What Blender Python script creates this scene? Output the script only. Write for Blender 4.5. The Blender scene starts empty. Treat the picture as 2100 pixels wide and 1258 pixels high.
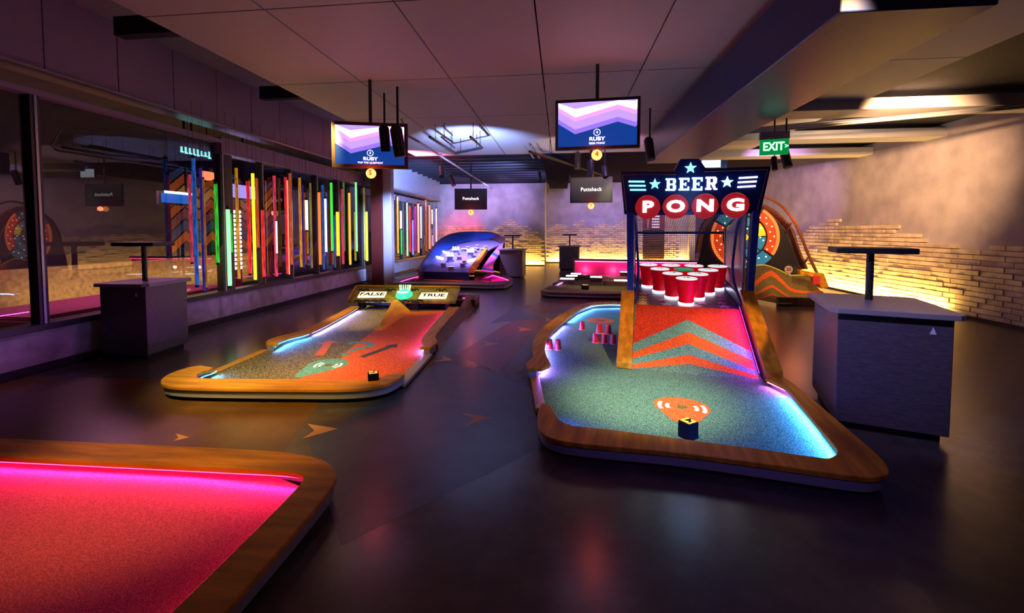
import bpy, bmesh, math, random
from mathutils import Vector, Matrix
random.seed(7)
C = bpy.context.scene.collection
SC = bpy.context.scene
PI = math.pi
R = math.radians

# ------------------------------------------------------------------ camera
F = 880.0; CAM_H = 1.6
PITCH = math.atan(F/19600); YAW = math.atan(100/F)
CX = 1050.0; CY = 473 + F*math.tan(PITCH)
cam_d = bpy.data.cameras.new('camera'); cam = bpy.data.objects.new('camera', cam_d); C.objects.link(cam)
cam.location = (0, 0, CAM_H)
cam.rotation_euler = (PI/2 - PITCH, 0, YAW)
cam_d.sensor_width = 36; cam_d.lens = F/2100*36
cam_d.shift_y = (CY - 629)/2100
cam_d.clip_end = 200
SC.camera = cam
SC.view_settings.view_transform = 'Standard'; SC.view_settings.look = 'None'
SC.view_settings.gamma = 1; SC.view_settings.use_curve_mapping = False
SC.view_settings.exposure = 0.0
SC.cycles.max_bounces = 8; SC.cycles.transparent_max_bounces = 16
SC.cycles.sample_clamp_indirect = 4.0
SC.cycles.caustics_reflective = False; SC.cycles.caustics_refractive = False

# ------------------------------------------------------------------ world
w = bpy.data.worlds.new('world'); SC.world = w; w.use_nodes = True
w.node_tree.nodes['Background'].inputs[0].default_value = (0.10, 0.10, 0.16, 1)
w.node_tree.nodes['Background'].inputs[1].default_value = 0.06

# ------------------------------------------------------------------ lights (venue fixtures, plus added fills)
def aim(o, tgt):
    d = Vector(tgt) - o.location
    o.rotation_euler = d.to_track_quat('-Z', 'Y').to_euler()
def spot(loc, tgt, col, e, size=40, blend=.6, rad=.05):
    l = bpy.data.lights.new('spot_lamp', 'SPOT'); l.energy = e; l.color = col; l.spot_size = R(size); l.spot_blend = blend
    l.shadow_soft_size = rad
    o = bpy.data.objects.new('spot_lamp', l); C.objects.link(o); o.location = loc; aim(o, tgt); return o
def area(loc, tgt, col, e, sx, sy, roll=0):
    l = bpy.data.lights.new('area_lamp', 'AREA'); l.energy = e; l.color = col; l.shape = 'RECTANGLE'; l.size = sx; l.size_y = sy
    o = bpy.data.objects.new('area_lamp', l); C.objects.link(o); o.location = loc; aim(o, tgt)
    return o
def point(loc, col, e, rad=.08):
    l = bpy.data.lights.new('point_lamp', 'POINT'); l.energy = e; l.color = col; l.shadow_soft_size = rad
    o = bpy.data.objects.new('point_lamp', l); C.objects.link(o); o.location = loc; return o

# front right lane: pool of cool white at the tee, warm beams on the ramp rails
spot((0.4, 2.4, 3.3), (0.80, 4.05, 0), (1, .97, .68), 1050, 31, 1, .2)
spot((1.9, 2.6, 3.3), (1.20, 5.6, .3), (1, .56, .16), 627, 30, .8)
spot((2.9, 3.0, 3.3), (1.95, 5.3, .3), (1, .50, .12), 494, 16, .8)
spot((-.2, 5.6, 3.3), (.7, 7.3, 0), (.9, 1, .8), 170, 26, .9)
spot((-.4, 4.4, 3.3), (-.1, 6.9, 0), (1, .55, .15), 171, 16, .8)
# left lane
spot((-3.6, 2.2, 3.2), (-3.3, 4.4, 0), (1, .82, .36), 570, 34, .9)
spot((-2.6, 1.9, 3.2), (-2.7, 3.75, 0), (1, .58, .10), 437, 34, .8)
spot((-1.9, 2.6, 3.2), (-2.4, 4.7, 0), (1, .50, .16), 456, 32, .9)
spot((-3.0, 5.0, 3.3), (-3.2, 7.2, .1), (1, .66, .18), 798, 30, .8)
spot((-2.4, 6.2, 3.3), (-2.7, 8.2, .3), (1, .70, .16), 285, 26, .8)
# bottom left lane
spot((-2.6, .9, 3.0), (-2.5, 2.45, 0), (1, .48, .06), 247, 40, .9)
# pinball lane and pink lane
spot((-3.4, 13.3, 3.4), (-3.0, 14.9, .7), (.50, .42, 1), 2300, 62, .9, .2)
spot((-1.4, 11.6, 3.4), (-2.2, 12.6, .1), (1, .12, .55), 494, 30, .8)
spot((-3.4, 10.2, 3.4), (-3.2, 12.0, .1), (1, .45, .12), 380, 26, .8)
spot((1.2, 9.6, 3.4), (1.3, 12, 0), (1, .82, .45), 304, 40, .8)
# right lane
spot((5.6, 8.2, 3.4), (5.4, 10.7, .1), (1, .62, .18), 430, 30, .9)
# wall washes
for x in (-4.2, -2.4, 0.4, 2.2, 4.0, 5.8): spot((x, 16.4, 3.5), (x, 19.9, 2.7), (.55, .38, 1), 480, 60, 1, .2)
spot((-3.2, 16.5, 3.2), (-4.6, 19.5, 1.5), (1, .06, .12), 620, 40, .9)
spot((4.2, 9.5, 3.3), (7.5, 15.6, 2.5), (.75, .40, 1), 850, 50, 1)
spot((4.6, 6.0, 3.3), (7.5, 12.0, 2.5), (1, .55, .28), 2300, 66, 1)
for y in (3.2, 5.0, 6.8, 8.6, 10.4): spot((-4.7, y, 3.0), (-5.84, y+.2, .42), (.62, .26, 1), 120, 36, 1, .2)
spot((-3.2, 9.4, 3.2), (-5.0, 12.1, 1.6), (.34, .46, 1), 4200, 36, .9)
spot((-3.4, 11.5, 3.0), (-5.4, 14.6, 3.0), (.30, .42, 1), 2400, 60, .9)
# up-lights on the ceiling
spot((-1.5, 13.6, 2.7), (-2.4, 14.2, 4.2), (.34, .42, 1), 1500, 110, .9)
spot((-1.0, 15.5, 2.8), (-1.6, 16.6, 4.2), (.40, .35, 1), 700, 110, .9)
spot((-4.0, 10.6, 2.6), (-3.9, 11.6, 4.2), (1, .18, .26), 1100, 90, .9)
spot((-1.9, 8.0, 2.4), (-1.9, 9.3, 3.6), (.28, .42, 1), 900, 90, .9)
spot((.8, 8.4, 2.4), (.6, 10.0, 3.6), (1, .70, .50), 300, 80, .9)
spot((1.2, 8.6, 2.7), (1.3, 10.4, 3.6), (.6, .2, 1), 110, 70, .9)
spot((5.0, 7.4, 2.5), (5.4, 9.4, 3.6), (1, .80, .58), 150, 100, .9)
# dim general light: added fill lamps without fixtures
spot((-1.2, 1.6, 3.4), (-2.2, 4.4, 0), (1, .62, .38), 90, 60, 1, .3)
spot((-.4, 5.0, 3.4), (-.6, 6.6, 0), (.36, .42, 1), 90, 60, 1, .3)
spot((-1.2, 17.6, 3.5), (-1.0, 18.2, 0), (1, .62, .15), 120, 80, 1, .2)
spot((.9, 7.6, 3.4), (-.8, 11.0, 0), (.60, .34, 1), 150, 60, 1, .3)
spot((.9, .6, 1.9), (1.0, 2.8, .08), (.35, .22, 1), 36, 60, 1, .2)  # added violet fill from the camera side, tints the rim front
spot((-1.6, 1.2, 2.4), (-2.6, 3.6, .08), (.45, 1, .45), 22, 50, 1, .2)
spot((3.4, 5.0, 3.4), (3.4, 7.2, 0), (1, .16, .08), 260, 36, 1)
spot((-.9, 4.9, 3.3), (-1.0, 7.5, 0), (1, .14, .08), 240, 34, 1)
spot((1.2, 2.2, 2.6), (2.6, 3.9, .7), (.45, .38, 1), 170, 44, 1)

# ------------------------------------------------------------------ pixel helpers (real positions from the photo's geometry)
_f = Vector((-math.sin(YAW)*math.cos(PITCH), math.cos(YAW)*math.cos(PITCH), -math.sin(PITCH)))
_r = Vector((math.cos(YAW), math.sin(YAW), 0)); _u = _r.cross(_f); CAM = Vector((0, 0, CAM_H))
def ray(px, py): return _f + _r*(px-CX)/F + _u*(CY-py)/F
def Pz(px, py, z=0.0):
    r = ray(px, py); return CAM + r*((z-CAM_H)/r.z)
def Py(px, py, y):
    r = ray(px, py); return CAM + r*(y/r.y)
def Px(px, py, x):
    r = ray(px, py); return CAM + r*(x/r.x)
def hit(fr, px, py, y0, z0=0, slope=None):
    """point on a plane of a lane's own frame: y = y0, or z = z0 + slope*(y-y0); local coordinates"""
    inv = fr.inverted(); o = inv @ CAM; d = inv.to_3x3() @ ray(px, py)
    if slope is None: s = (y0-o.y)/d.y
    else: s = (z0 + slope*(o.y-y0) - o.z)/(d.z - slope*d.y)
    return o + d*s

# ------------------------------------------------------------------ materials
def mat(name, col, rough=.5, metal=0, emit=None, es=0, trans=0, noise=0, nscale=40, bump=0, spec=None, wood=False, alpha=1):
    m = bpy.data.materials.new(name); m.use_nodes = True
    nt = m.node_tree; b = nt.nodes['Principled BSDF']
    b.inputs['Base Color'].default_value = (*col, 1); b.inputs['Roughness'].default_value = rough
    b.inputs['Metallic'].default_value = metal; b.inputs['Transmission Weight'].default_value = trans
    b.inputs['Alpha'].default_value = alpha
    if spec is not None: b.inputs['Specular IOR Level'].default_value = spec
    if emit: b.inputs['Emission Color'].default_value = (*emit, 1); b.inputs['Emission Strength'].default_value = es
    if noise or bump or wood:
        tc = nt.nodes.new('ShaderNodeTexCoord'); mp = nt.nodes.new('ShaderNodeMapping'); n = nt.nodes.new('ShaderNodeTexNoise')
        nt.links.new(tc.outputs['Object'], mp.inputs[0]); nt.links.new(mp.outputs[0], n.inputs['Vector'])
        n.inputs['Scale'].default_value = nscale; n.inputs['Detail'].default_value = 4
        if wood: mp.inputs['Scale'].default_value = (1, 1, 6) if wood == 'z' else ((.12, 1, 1) if wood == 'x' else (1, .12, 1))
        mx = nt.nodes.new('ShaderNodeMix'); mx.data_type = 'RGBA'
        k = noise
        mx.inputs[6].default_value = (*[c*(1-k) for c in col], 1); mx.inputs[7].default_value = (*[min(1, c*(1+k)) for c in col], 1)
        rp = nt.nodes.new('ShaderNodeMapRange'); rp.inputs[1].default_value, rp.inputs[2].default_value = (.43, .57) if nscale > 90 else (.32, .68)
        nt.links.new(n.outputs[0], rp.inputs[0]); nt.links.new(rp.outputs[0], mx.inputs[0]); nt.links.new(mx.outputs[2], b.inputs['Base Color'])
        if bump:
            bp = nt.nodes.new('ShaderNodeBump'); bp.inputs['Strength'].default_value = bump; bp.inputs['Distance'].default_value = .01
            nt.links.new(n.outputs[0], bp.inputs['Height']); nt.links.new(bp.outputs[0], b.inputs['Normal'])
    return m
_em = {}
def em(col, s, name='glow'):
    k = (tuple(col), s, name)
    if k not in _em:
        m = bpy.data.materials.new(name); m.use_nodes = True; nt = m.node_tree
        b = nt.nodes['Principled BSDF']; b.inputs['Base Color'].default_value = (*[c*.6 for c in col], 1); b.inputs['Roughness'].default_value = .35
        b.inputs['Emission Color'].default_value = (*col, 1); b.inputs['Emission Strength'].default_value = s
        _em[k] = m
    return _em[k]
M = {}
M['wood'] = mat('wood', (.62, .26, .018), .42, spec=.25, noise=.35, nscale=14, wood='y')
M['wood_x'] = mat('wood_across', (.62, .26, .018), .42, spec=.25, noise=.35, nscale=14, wood='x')
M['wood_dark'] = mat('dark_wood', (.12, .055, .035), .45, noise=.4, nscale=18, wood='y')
M['fascia'] = mat('painted_side', (.30, .30, .33), .5)
M['kick'] = mat('black_plinth', (.012, .011, .015), .6)
M['black'] = mat('black', (.015, .014, .018), .45)
M['blackm'] = mat('black_metal', (.02, .02, .025), .35, metal=.6)
M['teal'] = mat('teal_carpet', (.13, .25, .20), .95, noise=.5, nscale=105, bump=.5, spec=.1)
M['teal_mark'] = mat('teal_carpet_inlay', (.13, .38, .38), .95, noise=.5, nscale=105, bump=.5, spec=.1)
M['orange'] = mat('orange_carpet', (.88, .15, .04), .95, noise=.4, nscale=105, bump=.5, spec=.1)
M['red_c'] = mat('red_carpet', (.60, .06, .03), .95, noise=.5, nscale=105, bump=.5, spec=.1)
M['olive'] = mat('olive_carpet', (.19, .15, .07), .95, noise=.85, nscale=110, bump=.5, spec=.1)
M['brown_c'] = mat('brown_carpet', (.10, .06, .05), .95, noise=.4, nscale=170, bump=.4, spec=.1)
M['white'] = mat('white_paint', (.85, .85, .85), .4)
M['navy'] = mat('navy_paint', (.01, .03, .22), .35)
M['navy_dark'] = mat('dark_navy', (.006, .014, .12), .35)
M['red'] = mat('red_plastic_glow', (.78, .006, .02), .35, emit=(1, 0, .015), es=.14, spec=.2)  # red emission painted in for base light shining through the cups
M['red_small'] = mat('red_cup_plastic', (.70, .03, .03), .3)
M['plaster'] = mat('plaster', (.50, .46, .48), .85, noise=.16, nscale=2.5, bump=.05)
M['plaster_r'] = mat('plaster_warm', (.50, .44, .42), .85, noise=.16, nscale=2.5, bump=.05)
M['brick'] = mat('brick', (.66, .52, .38), .85, noise=.3, nscale=3)
M['mortar'] = mat('mortar', (.35, .29, .23), .9)
M['knee'] = mat('knee_wall', (.46, .40, .46), .7, noise=.2, nscale=6)
M['panel'] = mat('fascia_panel', (.30, .24, .30), .55)
M['deck'] = mat('ceiling_deck', (.32, .32, .36), .5, noise=.12, nscale=1.5)
M['cloud'] = mat('ceiling_panel', (.50, .46, .44), .55)
M['joist'] = mat('black_joist', (.015, .015, .022), .6, spec=.2)
M['matte'] = mat('matte_black', (.010, .009, .014), .95, spec=.02)
M['steel'] = mat('steel', (.5, .5, .52), .35, metal=.8)
M['column'] = mat('column_metal', (.42, .42, .50), .35, metal=.3)
M['box_red'] = mat('dark_red_cladding', (.07, .006, .005), .5)
M['floor'] = mat('vinyl_floor', (.085, .07, .068), .22, noise=.18, nscale=5, bump=.02)
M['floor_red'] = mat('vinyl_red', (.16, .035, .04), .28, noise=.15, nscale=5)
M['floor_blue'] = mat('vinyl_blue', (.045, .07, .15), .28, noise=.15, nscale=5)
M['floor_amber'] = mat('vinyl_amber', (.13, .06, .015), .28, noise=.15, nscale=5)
M['arrow'] = mat('arrow_vinyl', (.62, .30, .12), .4)
M['arrow_dim'] = mat('arrow_vinyl_pink', (.42, .22, .18), .4)
M['post_dark'] = mat('window_post', (.05, .045, .05), .4)
M['podium'] = mat('podium_laminate', (.11, .09, .11), .38, noise=.25, nscale=20, wood='z')
M['podium_top'] = mat('podium_worktop', (.30, .28, .28), .4)
M['clear'] = mat('side_acrylic', (.16, .18, .30), .30)
M['pf'] = mat('playfield', (.26, .22, .60), .4)
M['blue_paint'] = mat('blue_paint', (.02, .10, .55), .4)
M['pink_paint'] = mat('pink_paint', (.75, .06, .35), .4)
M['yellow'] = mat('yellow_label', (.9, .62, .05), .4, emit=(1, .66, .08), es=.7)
M['ink'] = mat('black_ink', (.01, .01, .01), .5)

def glass_mat():
    m = bpy.data.materials.new('window_glass'); m.use_nodes = True; nt = m.node_tree; nt.nodes.clear()
    out = nt.nodes.new('ShaderNodeOutputMaterial'); mx = nt.nodes.new('ShaderNodeMixShader')
    t = nt.nodes.new('ShaderNodeBsdfTransparent'); t.inputs[0].default_value = (.75, .75, .8, 1)
    g = nt.nodes.new('ShaderNodeBsdfGlossy'); g.inputs['Roughness'].default_value = .0; g.inputs[0].default_value = (.9, .9, .95, 1)
    fr = nt.nodes.new('ShaderNodeFresnel'); fr.inputs[0].default_value = 1.9
    nt.links.new(fr.outputs[0], mx.inputs[0]); nt.links.new(t.outputs[0], mx.inputs[1]); nt.links.new(g.outputs[0], mx.inputs[2])
    nt.links.new(mx.outputs[0], out.inputs[0]); return m
M['glass'] = glass_mat()

# ------------------------------------------------------------------ mesh builder
class MB:
    def __init__(s): s.v = []; s.f = []; s.m = []
    def add(s, vs, fs, mi=0, T=None):
        o = len(s.v)
        s.v += [tuple(T @ Vector(v)) if T else tuple(v) for v in vs]
        s.f += [tuple(i+o for i in f) for f in fs]; s.m += [mi]*len(fs); return s
    def box(s, a, b, mi=0, T=None):
        x0, y0, z0 = a; x1, y1, z1 = b
        vs = [(x0,y0,z0),(x1,y0,z0),(x1,y1,z0),(x0,y1,z0),(x0,y0,z1),(x1,y0,z1),(x1,y1,z1),(x0,y1,z1)]
        return s.add(vs, [(0,3,2,1),(4,5,6,7),(0,1,5,4),(1,2,6,5),(2,3,7,6),(3,0,4,7)], mi, T)
    def prism(s, poly, z0, z1, mi=0, T=None):
        n = len(poly)
        ar = sum(poly[i][0]*poly[(i+1)%n][1]-poly[(i+1)%n][0]*poly[i][1] for i in range(n))
        if ar < 0: poly = poly[::-1]
        vs = [(p[0], p[1], z0) for p in poly]+[(p[0], p[1], z1) for p in poly]
        fs = [tuple(range(n))[::-1], tuple(range(n, 2*n))]+[(i, (i+1)%n, n+(i+1)%n, n+i) for i in range(n)]
        return s.add(vs, fs, mi, T)
    def strip(s, A, B, mi=0, T=None):     # surface between two polylines
        n = len(A); return s.add(list(A)+list(B), [(i, i+1, n+i+1, n+i) for i in range(n-1)], mi, T)
    def poly(s, pts, mi=0, T=None): return s.add(pts, [tuple(range(len(pts)))], mi, T)
    def slab(s, pts, n, mi=0, T=None):    # polygon thickened along vector n
        k = len(pts); n = Vector(n)
        vs = [Vector(p) for p in pts]+[Vector(p)+n for p in pts]
        return s.add(vs, [tuple(range(k))[::-1], tuple(range(k, 2*k))]+[(i, (i+1)%k, k+(i+1)%k, k+i) for i in range(k)], mi, T)
    def tube(s, path, r, n=8, mi=0, T=None, closed=False):
        path = [Vector(p) for p in path]; vs = []; fs = []; k = len(path)
        up = Vector((0, 0, 1)) if abs((path[1]-path[0]).normalized().z) < .9 else Vector((1, 0, 0))
        for i, p in enumerate(path):
            if closed: d = path[(i+1)%k]-path[i-1]
            else: d = path[min(i+1, k-1)]-path[max(i-1, 0)]
            d.normalize(); a = d.cross(up)
            if a.length < 1e-4: a = d.cross(Vector((0, 1, 0)))
            a.normalize(); b = a.cross(d)
            rr = r[i] if isinstance(r, (list, tuple)) else r
            for j in range(n): t = 2*PI*j/n; vs.append(p+(a*math.cos(t)+b*math.sin(t))*rr)
        for i in range(k if closed else k-1):
            for j in range(n): fs.append((i*n+j, i*n+(j+1)%n, ((i+1)%k)*n+(j+1)%n, ((i+1)%k)*n+j))
        if not closed: fs += [tuple(range(n))[::-1], tuple((k-1)*n+j for j in range(n))]
        return s.add(vs, fs, mi, T)
    def lathe(s, prof, n=24, mi=0, T=None):
        vs = []; fs = []; k = len(prof)
        for r, z in prof:
            for j in range(n): t = 2*PI*j/n; vs.append((r*math.cos(t), r*math.sin(t), z))
        for i in range(k-1):
            for j in range(n): fs.append((i*n+j, i*n+(j+1)%n, (i+1)*n+(j+1)%n, (i+1)*n+j))
        if prof[0][0] > 1e-5: fs.append(tuple(range(n))[::-1])
        if prof[-1][0] > 1e-5: fs.append(tuple((k-1)*n+j for j in range(n)))
        return s.add(vs, fs, mi, T)
    def text(s, txt, size, T, off=0, ext=.002, mi=0, sx=1, sp=1.0):
        cu = bpy.data.curves.new('t', 'FONT'); cu.body = txt; cu.size = size; cu.offset = off; cu.extrude = ext
        cu.align_x = 'CENTER'; cu.align_y = 'CENTER'; cu.resolution_u = 3; cu.space_character = sp
        o = bpy.data.objects.new('t', cu); C.objects.link(o); bpy.context.view_layer.update()
        me = bpy.data.meshes.new_from_object(o.evaluated_get(bpy.context.evaluated_depsgraph_get()))
        s.add([(v.co.x*sx, v.co.y, v.co.z) for v in me.vertices], [tuple(p.vertices) for p in me.polygons], mi, T)
        bpy.data.objects.remove(o); bpy.data.curves.remove(cu); bpy.data.meshes.remove(me); return s
    def build(s, name, mats, parent=None, smooth=False, bevel=0):
        me = bpy.data.meshes.new(name); me.from_pydata([tuple(v) for v in s.v], [], s.f)
        if not isinstance(mats, (list, tuple)): mats = [mats]
        for m in mats: me.materials.append(m)
        me.polygons.foreach_set('material_index', s.m)
        me.validate(); me.update()
        if smooth:
            me.polygons.foreach_set('use_smooth', [True]*len(me.polygons)); me.set_sharp_from_angle(angle=R(35))
        o = bpy.data.objects.new(name, me); C.objects.link(o)
        if parent: o.parent = parent
        if bevel:
            b = o.modifiers.new('bevel', 'BEVEL'); b.width = bevel; b.segments = 2; b.limit_method = 'ANGLE'; b.angle_limit = R(40)
        return o
def tag(o, label=None, cat=None, group=None, kind=None):
    if label: o['label'] = label
    if cat: o['category'] = cat
    if group: o['group'] = group
    if kind: o['kind'] = kind
    return o
def empty(name, Mx, label, cat, group=None):
    o = bpy.data.objects.new(name, None); C.objects.link(o); o.empty_display_size = .1
    o.matrix_world = Mx if isinstance(Mx, Matrix) else Matrix.Translation(Mx)
    return tag(o, label, cat, group)
def frame(x, y, deg, z=0): return Matrix.Translation((x, y, z)) @ Matrix.Rotation(R(deg), 4, 'Z')
def structure(o): o['kind'] = 'structure'; return o
def cr(pts, n=5, closed=False):       # Catmull-Rom smoothing of a 2D/3D polyline
    out = []; k = len(pts); P = [Vector(p) for p in pts]
    for i in range(k if closed else k-1):
        if closed: a, b, c, d = P[i-1], P[i], P[(i+1)%k], P[(i+2)%k]
        else: a, b, c, d = P[max(i-1, 0)], P[i], P[i+1], P[min(i+2, k-1)]
        for j in range(n):
            t = j/n; out.append(.5*((2*b)+(c-a)*t+(2*a-5*b+4*c-d)*t*t+(3*b-a-3*c+d)*t**3))
    if not closed: out.append(P[-1])
    return out
def resample(pts, n):
    P = [Vector(p) for p in pts]; L = [0]
    for i in range(1, len(P)): L.append(L[-1]+(P[i]-P[i-1]).length)
    out = []; j = 0
    for i in range(n):
        t = L[-1]*i/(n-1)
        while j < len(P)-2 and L[j+1] < t: j += 1
        s = (t-L[j])/max(1e-9, L[j+1]-L[j]); out.append(P[j].lerp(P[j+1], min(1, s)))
    return out
def star(cx, cy, r, rot=PI/2, q=.42):
    return [(cx+(r if i % 2 == 0 else r*q)*math.cos(rot+i*PI/5), cy+(r if i % 2 == 0 else r*q)*math.sin(rot+i*PI/5)) for i in range(10)]
def blend(A, B, t): return [a.lerp(b, t) for a, b in zip(A, B)]

def rim(parent, outer, inner, led=None, ledseg=(0, 1), zc=.112, zt=.145, n=60, wood=None, kick=True, label=None, sm=4, pair=None):
    """wood-capped kerb between two polylines: cap, painted side, plinth, light strip under the inner lip"""
    if pair:
        A = [p.to_2d() if len(p) > 2 else p for p in cr(outer, pair)]; B = cr(inner, pair)
    else: A = resample(cr([(p[0], p[1]) for p in outer], sm), n); B = resample(cr([(p[0], p[1]) for p in inner], sm), n)
    def band(P, Q, z0, z1, name, m, bevel=0):
        poly = [tuple(p) for p in P]+[tuple(q) for q in Q[::-1]]
        mb = MB(); k = len(P)
        vs = [(p[0], p[1], z0) for p in P]+[(q[0], q[1], z0) for q in Q]+[(p[0], p[1], z1) for p in P]+[(q[0], q[1], z1) for q in Q]
        fs = []
        for i in range(k-1):
            fs += [(i, k+i, k+i+1, i+1), (2*k+i, 2*k+i+1, 3*k+i+1, 3*k+i), (i, i+1, 2*k+i+1, 2*k+i), (k+i+1, k+i, 3*k+i, 3*k+i+1)]
        fs += [(0, 2*k, 3*k, k), (k-1, 2*k-1, 4*k-1, 3*k-1)]
        mb.add(vs, fs); bm = mb.build(name, m, parent)
        b = bmesh.new(); b.from_mesh(bm.data); bmesh.ops.recalc_face_normals(b, faces=b.faces); b.to_mesh(bm.data); b.free()
        if bevel:
            md = bm.modifiers.new('bevel', 'BEVEL'); md.width = bevel; md.segments = 2; md.limit_method = 'ANGLE'; md.angle_limit = R(50)
        return bm
    band(A, B, zc, zt, 'rim_cap', wood or M['wood'], .006)
    band(blend(A, B, .08), blend(A, B, .62), .045, zc, 'rim_side', M['fascia'])
    if kick: band(blend(A, B, .28), blend(A, B, .60), .0, .045, 'plinth', M['kick'])
    if led:
        k = len(A); i0, i1 = int(ledseg[0]*(k-1)), int(ledseg[1]*(k-1))+1
        a = blend(A, B, .66)[i0:i1]
        m = MB().tube([(p[0], p[1], zc-.018) for p in a], .010, 6); m.build('led_strip', led, parent)

# ================================================================== SETTING
# floor with inlaid colour areas and arrows
fl = MB(); fl.add([(-9, -3, 0), (11, -3, 0), (11, 22.5, 0), (-9, 22.5, 0)], [(0, 1, 2, 3)], 0)
def fpoly(pts, mi, z): fl.poly([(*Pz(*p)[:2], z) for p in pts][::-1], mi)
def fw(pts, mi, z): fl.poly([(p[0], p[1], z) for p in pts], mi)
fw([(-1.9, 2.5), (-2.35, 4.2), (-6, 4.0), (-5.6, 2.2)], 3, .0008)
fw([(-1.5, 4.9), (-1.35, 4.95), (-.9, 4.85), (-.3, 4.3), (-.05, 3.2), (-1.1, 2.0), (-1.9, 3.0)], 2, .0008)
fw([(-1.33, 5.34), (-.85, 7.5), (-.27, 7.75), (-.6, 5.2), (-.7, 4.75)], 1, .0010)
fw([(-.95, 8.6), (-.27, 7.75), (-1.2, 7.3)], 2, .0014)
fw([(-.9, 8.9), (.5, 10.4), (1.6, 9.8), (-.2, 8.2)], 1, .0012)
for pts, mi in [([(630,870),(693,880),(618,902),(645,884)], 4), ([(945,848),(1008,857),(952,875),(972,860)], 5), ([(990,700),(1025,706),(990,711),(998,705)], 5),
                ([(907,730),(930,740),(888,742),(908,738)], 5), ([(1060,671),(1092,676),(1062,681),(1068,676)], 4), ([(1118,652),(1134,657),(1113,660),(1122,656)], 4), ([(360,890),(389,898),(355,906),(366,898)], 4)]:
    P = [Pz(*p) for p in pts]
    fl.poly([(p.x, p.y, .002) for p in P][::-1], mi)
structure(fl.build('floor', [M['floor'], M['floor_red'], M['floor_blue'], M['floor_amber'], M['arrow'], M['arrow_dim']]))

WX = -5.82
# left knee wall, sill, header, fascia
structure(MB().box((WX-.15, -3, 0), (WX, 19.6, .47)).build('wall_left', M['knee']))
structure(MB().box((WX, -3, 0), (WX+.03, 19.5, .10)).build('baseboard_left', M['kick']))
structure(MB().box((WX-.2, -3, .47), (WX+.02, 19.5, .545)).build('trim_1', M['post_dark'], bevel=.005))
structure(MB().box((WX-.12, 6.8, 2.93), (WX+.05, 12.2, 3.20)).box((WX-.12, 6.8, 2.915), (WX+.07, 12.2, 2.93), 1).build('trim_2', [M['panel'], M['steel']]))
structure(MB().box((WX-.12, 12.2, 2.66), (WX+.05, 18.6, 2.86)).build('trim_3', M['panel']))
structure(MB().box((WX-.12, -3, 3.10), (WX+.05, 6.8, 3.16)).build('trim_4', M['panel']))
fa = MB()
y = -3.0
while y < 12.1:
    fa.box((WX-.1, y+.006, 3.36), (WX+.16, y+.80-.006, 4.6)); y += .80
fa.box((WX-.1, -3, 3.36), (WX+.14, 12.1, 4.6)).box((WX-.1, -3, 3.33), (WX+.22, 12.1, 3.36), 1)
structure(fa.build('trim_5', [M['panel'], M['steel']]))
fa = MB(); y = 12.2
while y < 18.6:
    fa.box((WX-.1, y+.006, 2.98), (WX+.42, y+.35-.006, 4.6)); y += .35
fa.box((WX-.1, 12.2, 2.98), (WX+.40, 18.7, 4.6)).box((WX-.1, 12.2, 2.93), (WX+.50, 18.7, 2.98), 1)
structure(fa.build('trim_6', [M['column'], M['steel']]))
# window frames (posts) and panes, bay by bay
bays = [-3, -.6, 1.8, 4.2, 6.85, 7.85, 8.75, 9.75, 10.75, 12.2, 13.3, 14.3, 15.4, 16.5, 17.6, 18.7]
for i in range(len(bays)-1):
    a, b = bays[i], bays[i+1]
    top = 3.10 if b <= 6.9 else (2.915 if b < 12.3 else 2.66)
    m = MB().box((WX-.11, a-.045, .545), (WX+.01, a+.045, top)).box((WX+.01, a-.012, .545), (WX+.022, a+.012, top), 1)
    if abs(a-6.85) < .01: m.box((WX-.11, a+.03, .545), (WX+.01, a+.22, top))
    o = m.build('window_%d' % (i+1), [M['post_dark'], M['steel']]); structure(o)
    MB().poly([(WX-.06, a+.045, .545), (WX-.06, b-.045, .545), (WX-.06, b-.045, top), (WX-.06, a+.045, top)]).build('pane', M['glass'], o)
# dark space beyond the glass
structure(MB().box((WX-4.2, -3, -.02), (WX-4.1, 21, 4.6)).build('wall_beyond_glass', mat('far_dark', (.05, .04, .06), .6)))
# pillar and dark clad box
structure(MB().box((-5.12, 11.95, 0), (-4.87, 12.18, 4.6)).build('trim_7', M['column'], bevel=.01))
structure(MB().box((-5.46, 11.9, 0), (-5.12, 12.3, 4.2)).build('trim_8', M['box_red']))

# back wall with jog, right wall
structure(MB().box((-6.2, 19.5, 0), (-.72, 19.7, 4.6)).box((-.92, 19.7, 0), (-.72, 21.4, 4.6)).build('wall_back', M['plaster']))
structure(MB().box((-.92, 21.4, 0), (7.8, 21.6, 4.6)).build('wall_rear', M['plaster']))
structure(MB().box((7.5, -3, 0), (7.7, 21.6, 4.6)).build('wall_right', M['plaster_r']))
structure(MB().box((-9, -3.2, 0), (7.7, -3, 4.6)).build('wall_front', M['kick']))
def bricks(name, T, L, prof, bw=.29, bh=.095):
    m = MB(); r = 0; z = .02
    while z < 2.6:
        x = -(r % 2)*bw/2
        while x < L:
            xc = x+bw/2
            if z < prof(xc)+random.uniform(-.05, .05) and x > -.01 and x+bw < L+.01:
                d = .03+random.uniform(0, .022)
                m.box((x+.006, 0, z+.006), (x+bw-.008, d, z+bh-.010), 0, T)
            x += bw
        z += bh; r += 1
    return structure(m.build(name, M['brick']))
def interp(t):
    def f(x):
        for (a, u), (b, v) in zip(t, t[1:]):
            if a <= x <= b: return u+(v-u)*(x-a)/(b-a)
        return t[-1][1] if x > t[-1][0] else t[0][1]
    return f
Tb = Matrix.Translation((-5.8, 19.5, 0)) @ Matrix.Scale(-1, 4, (0, 1, 0))
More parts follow.
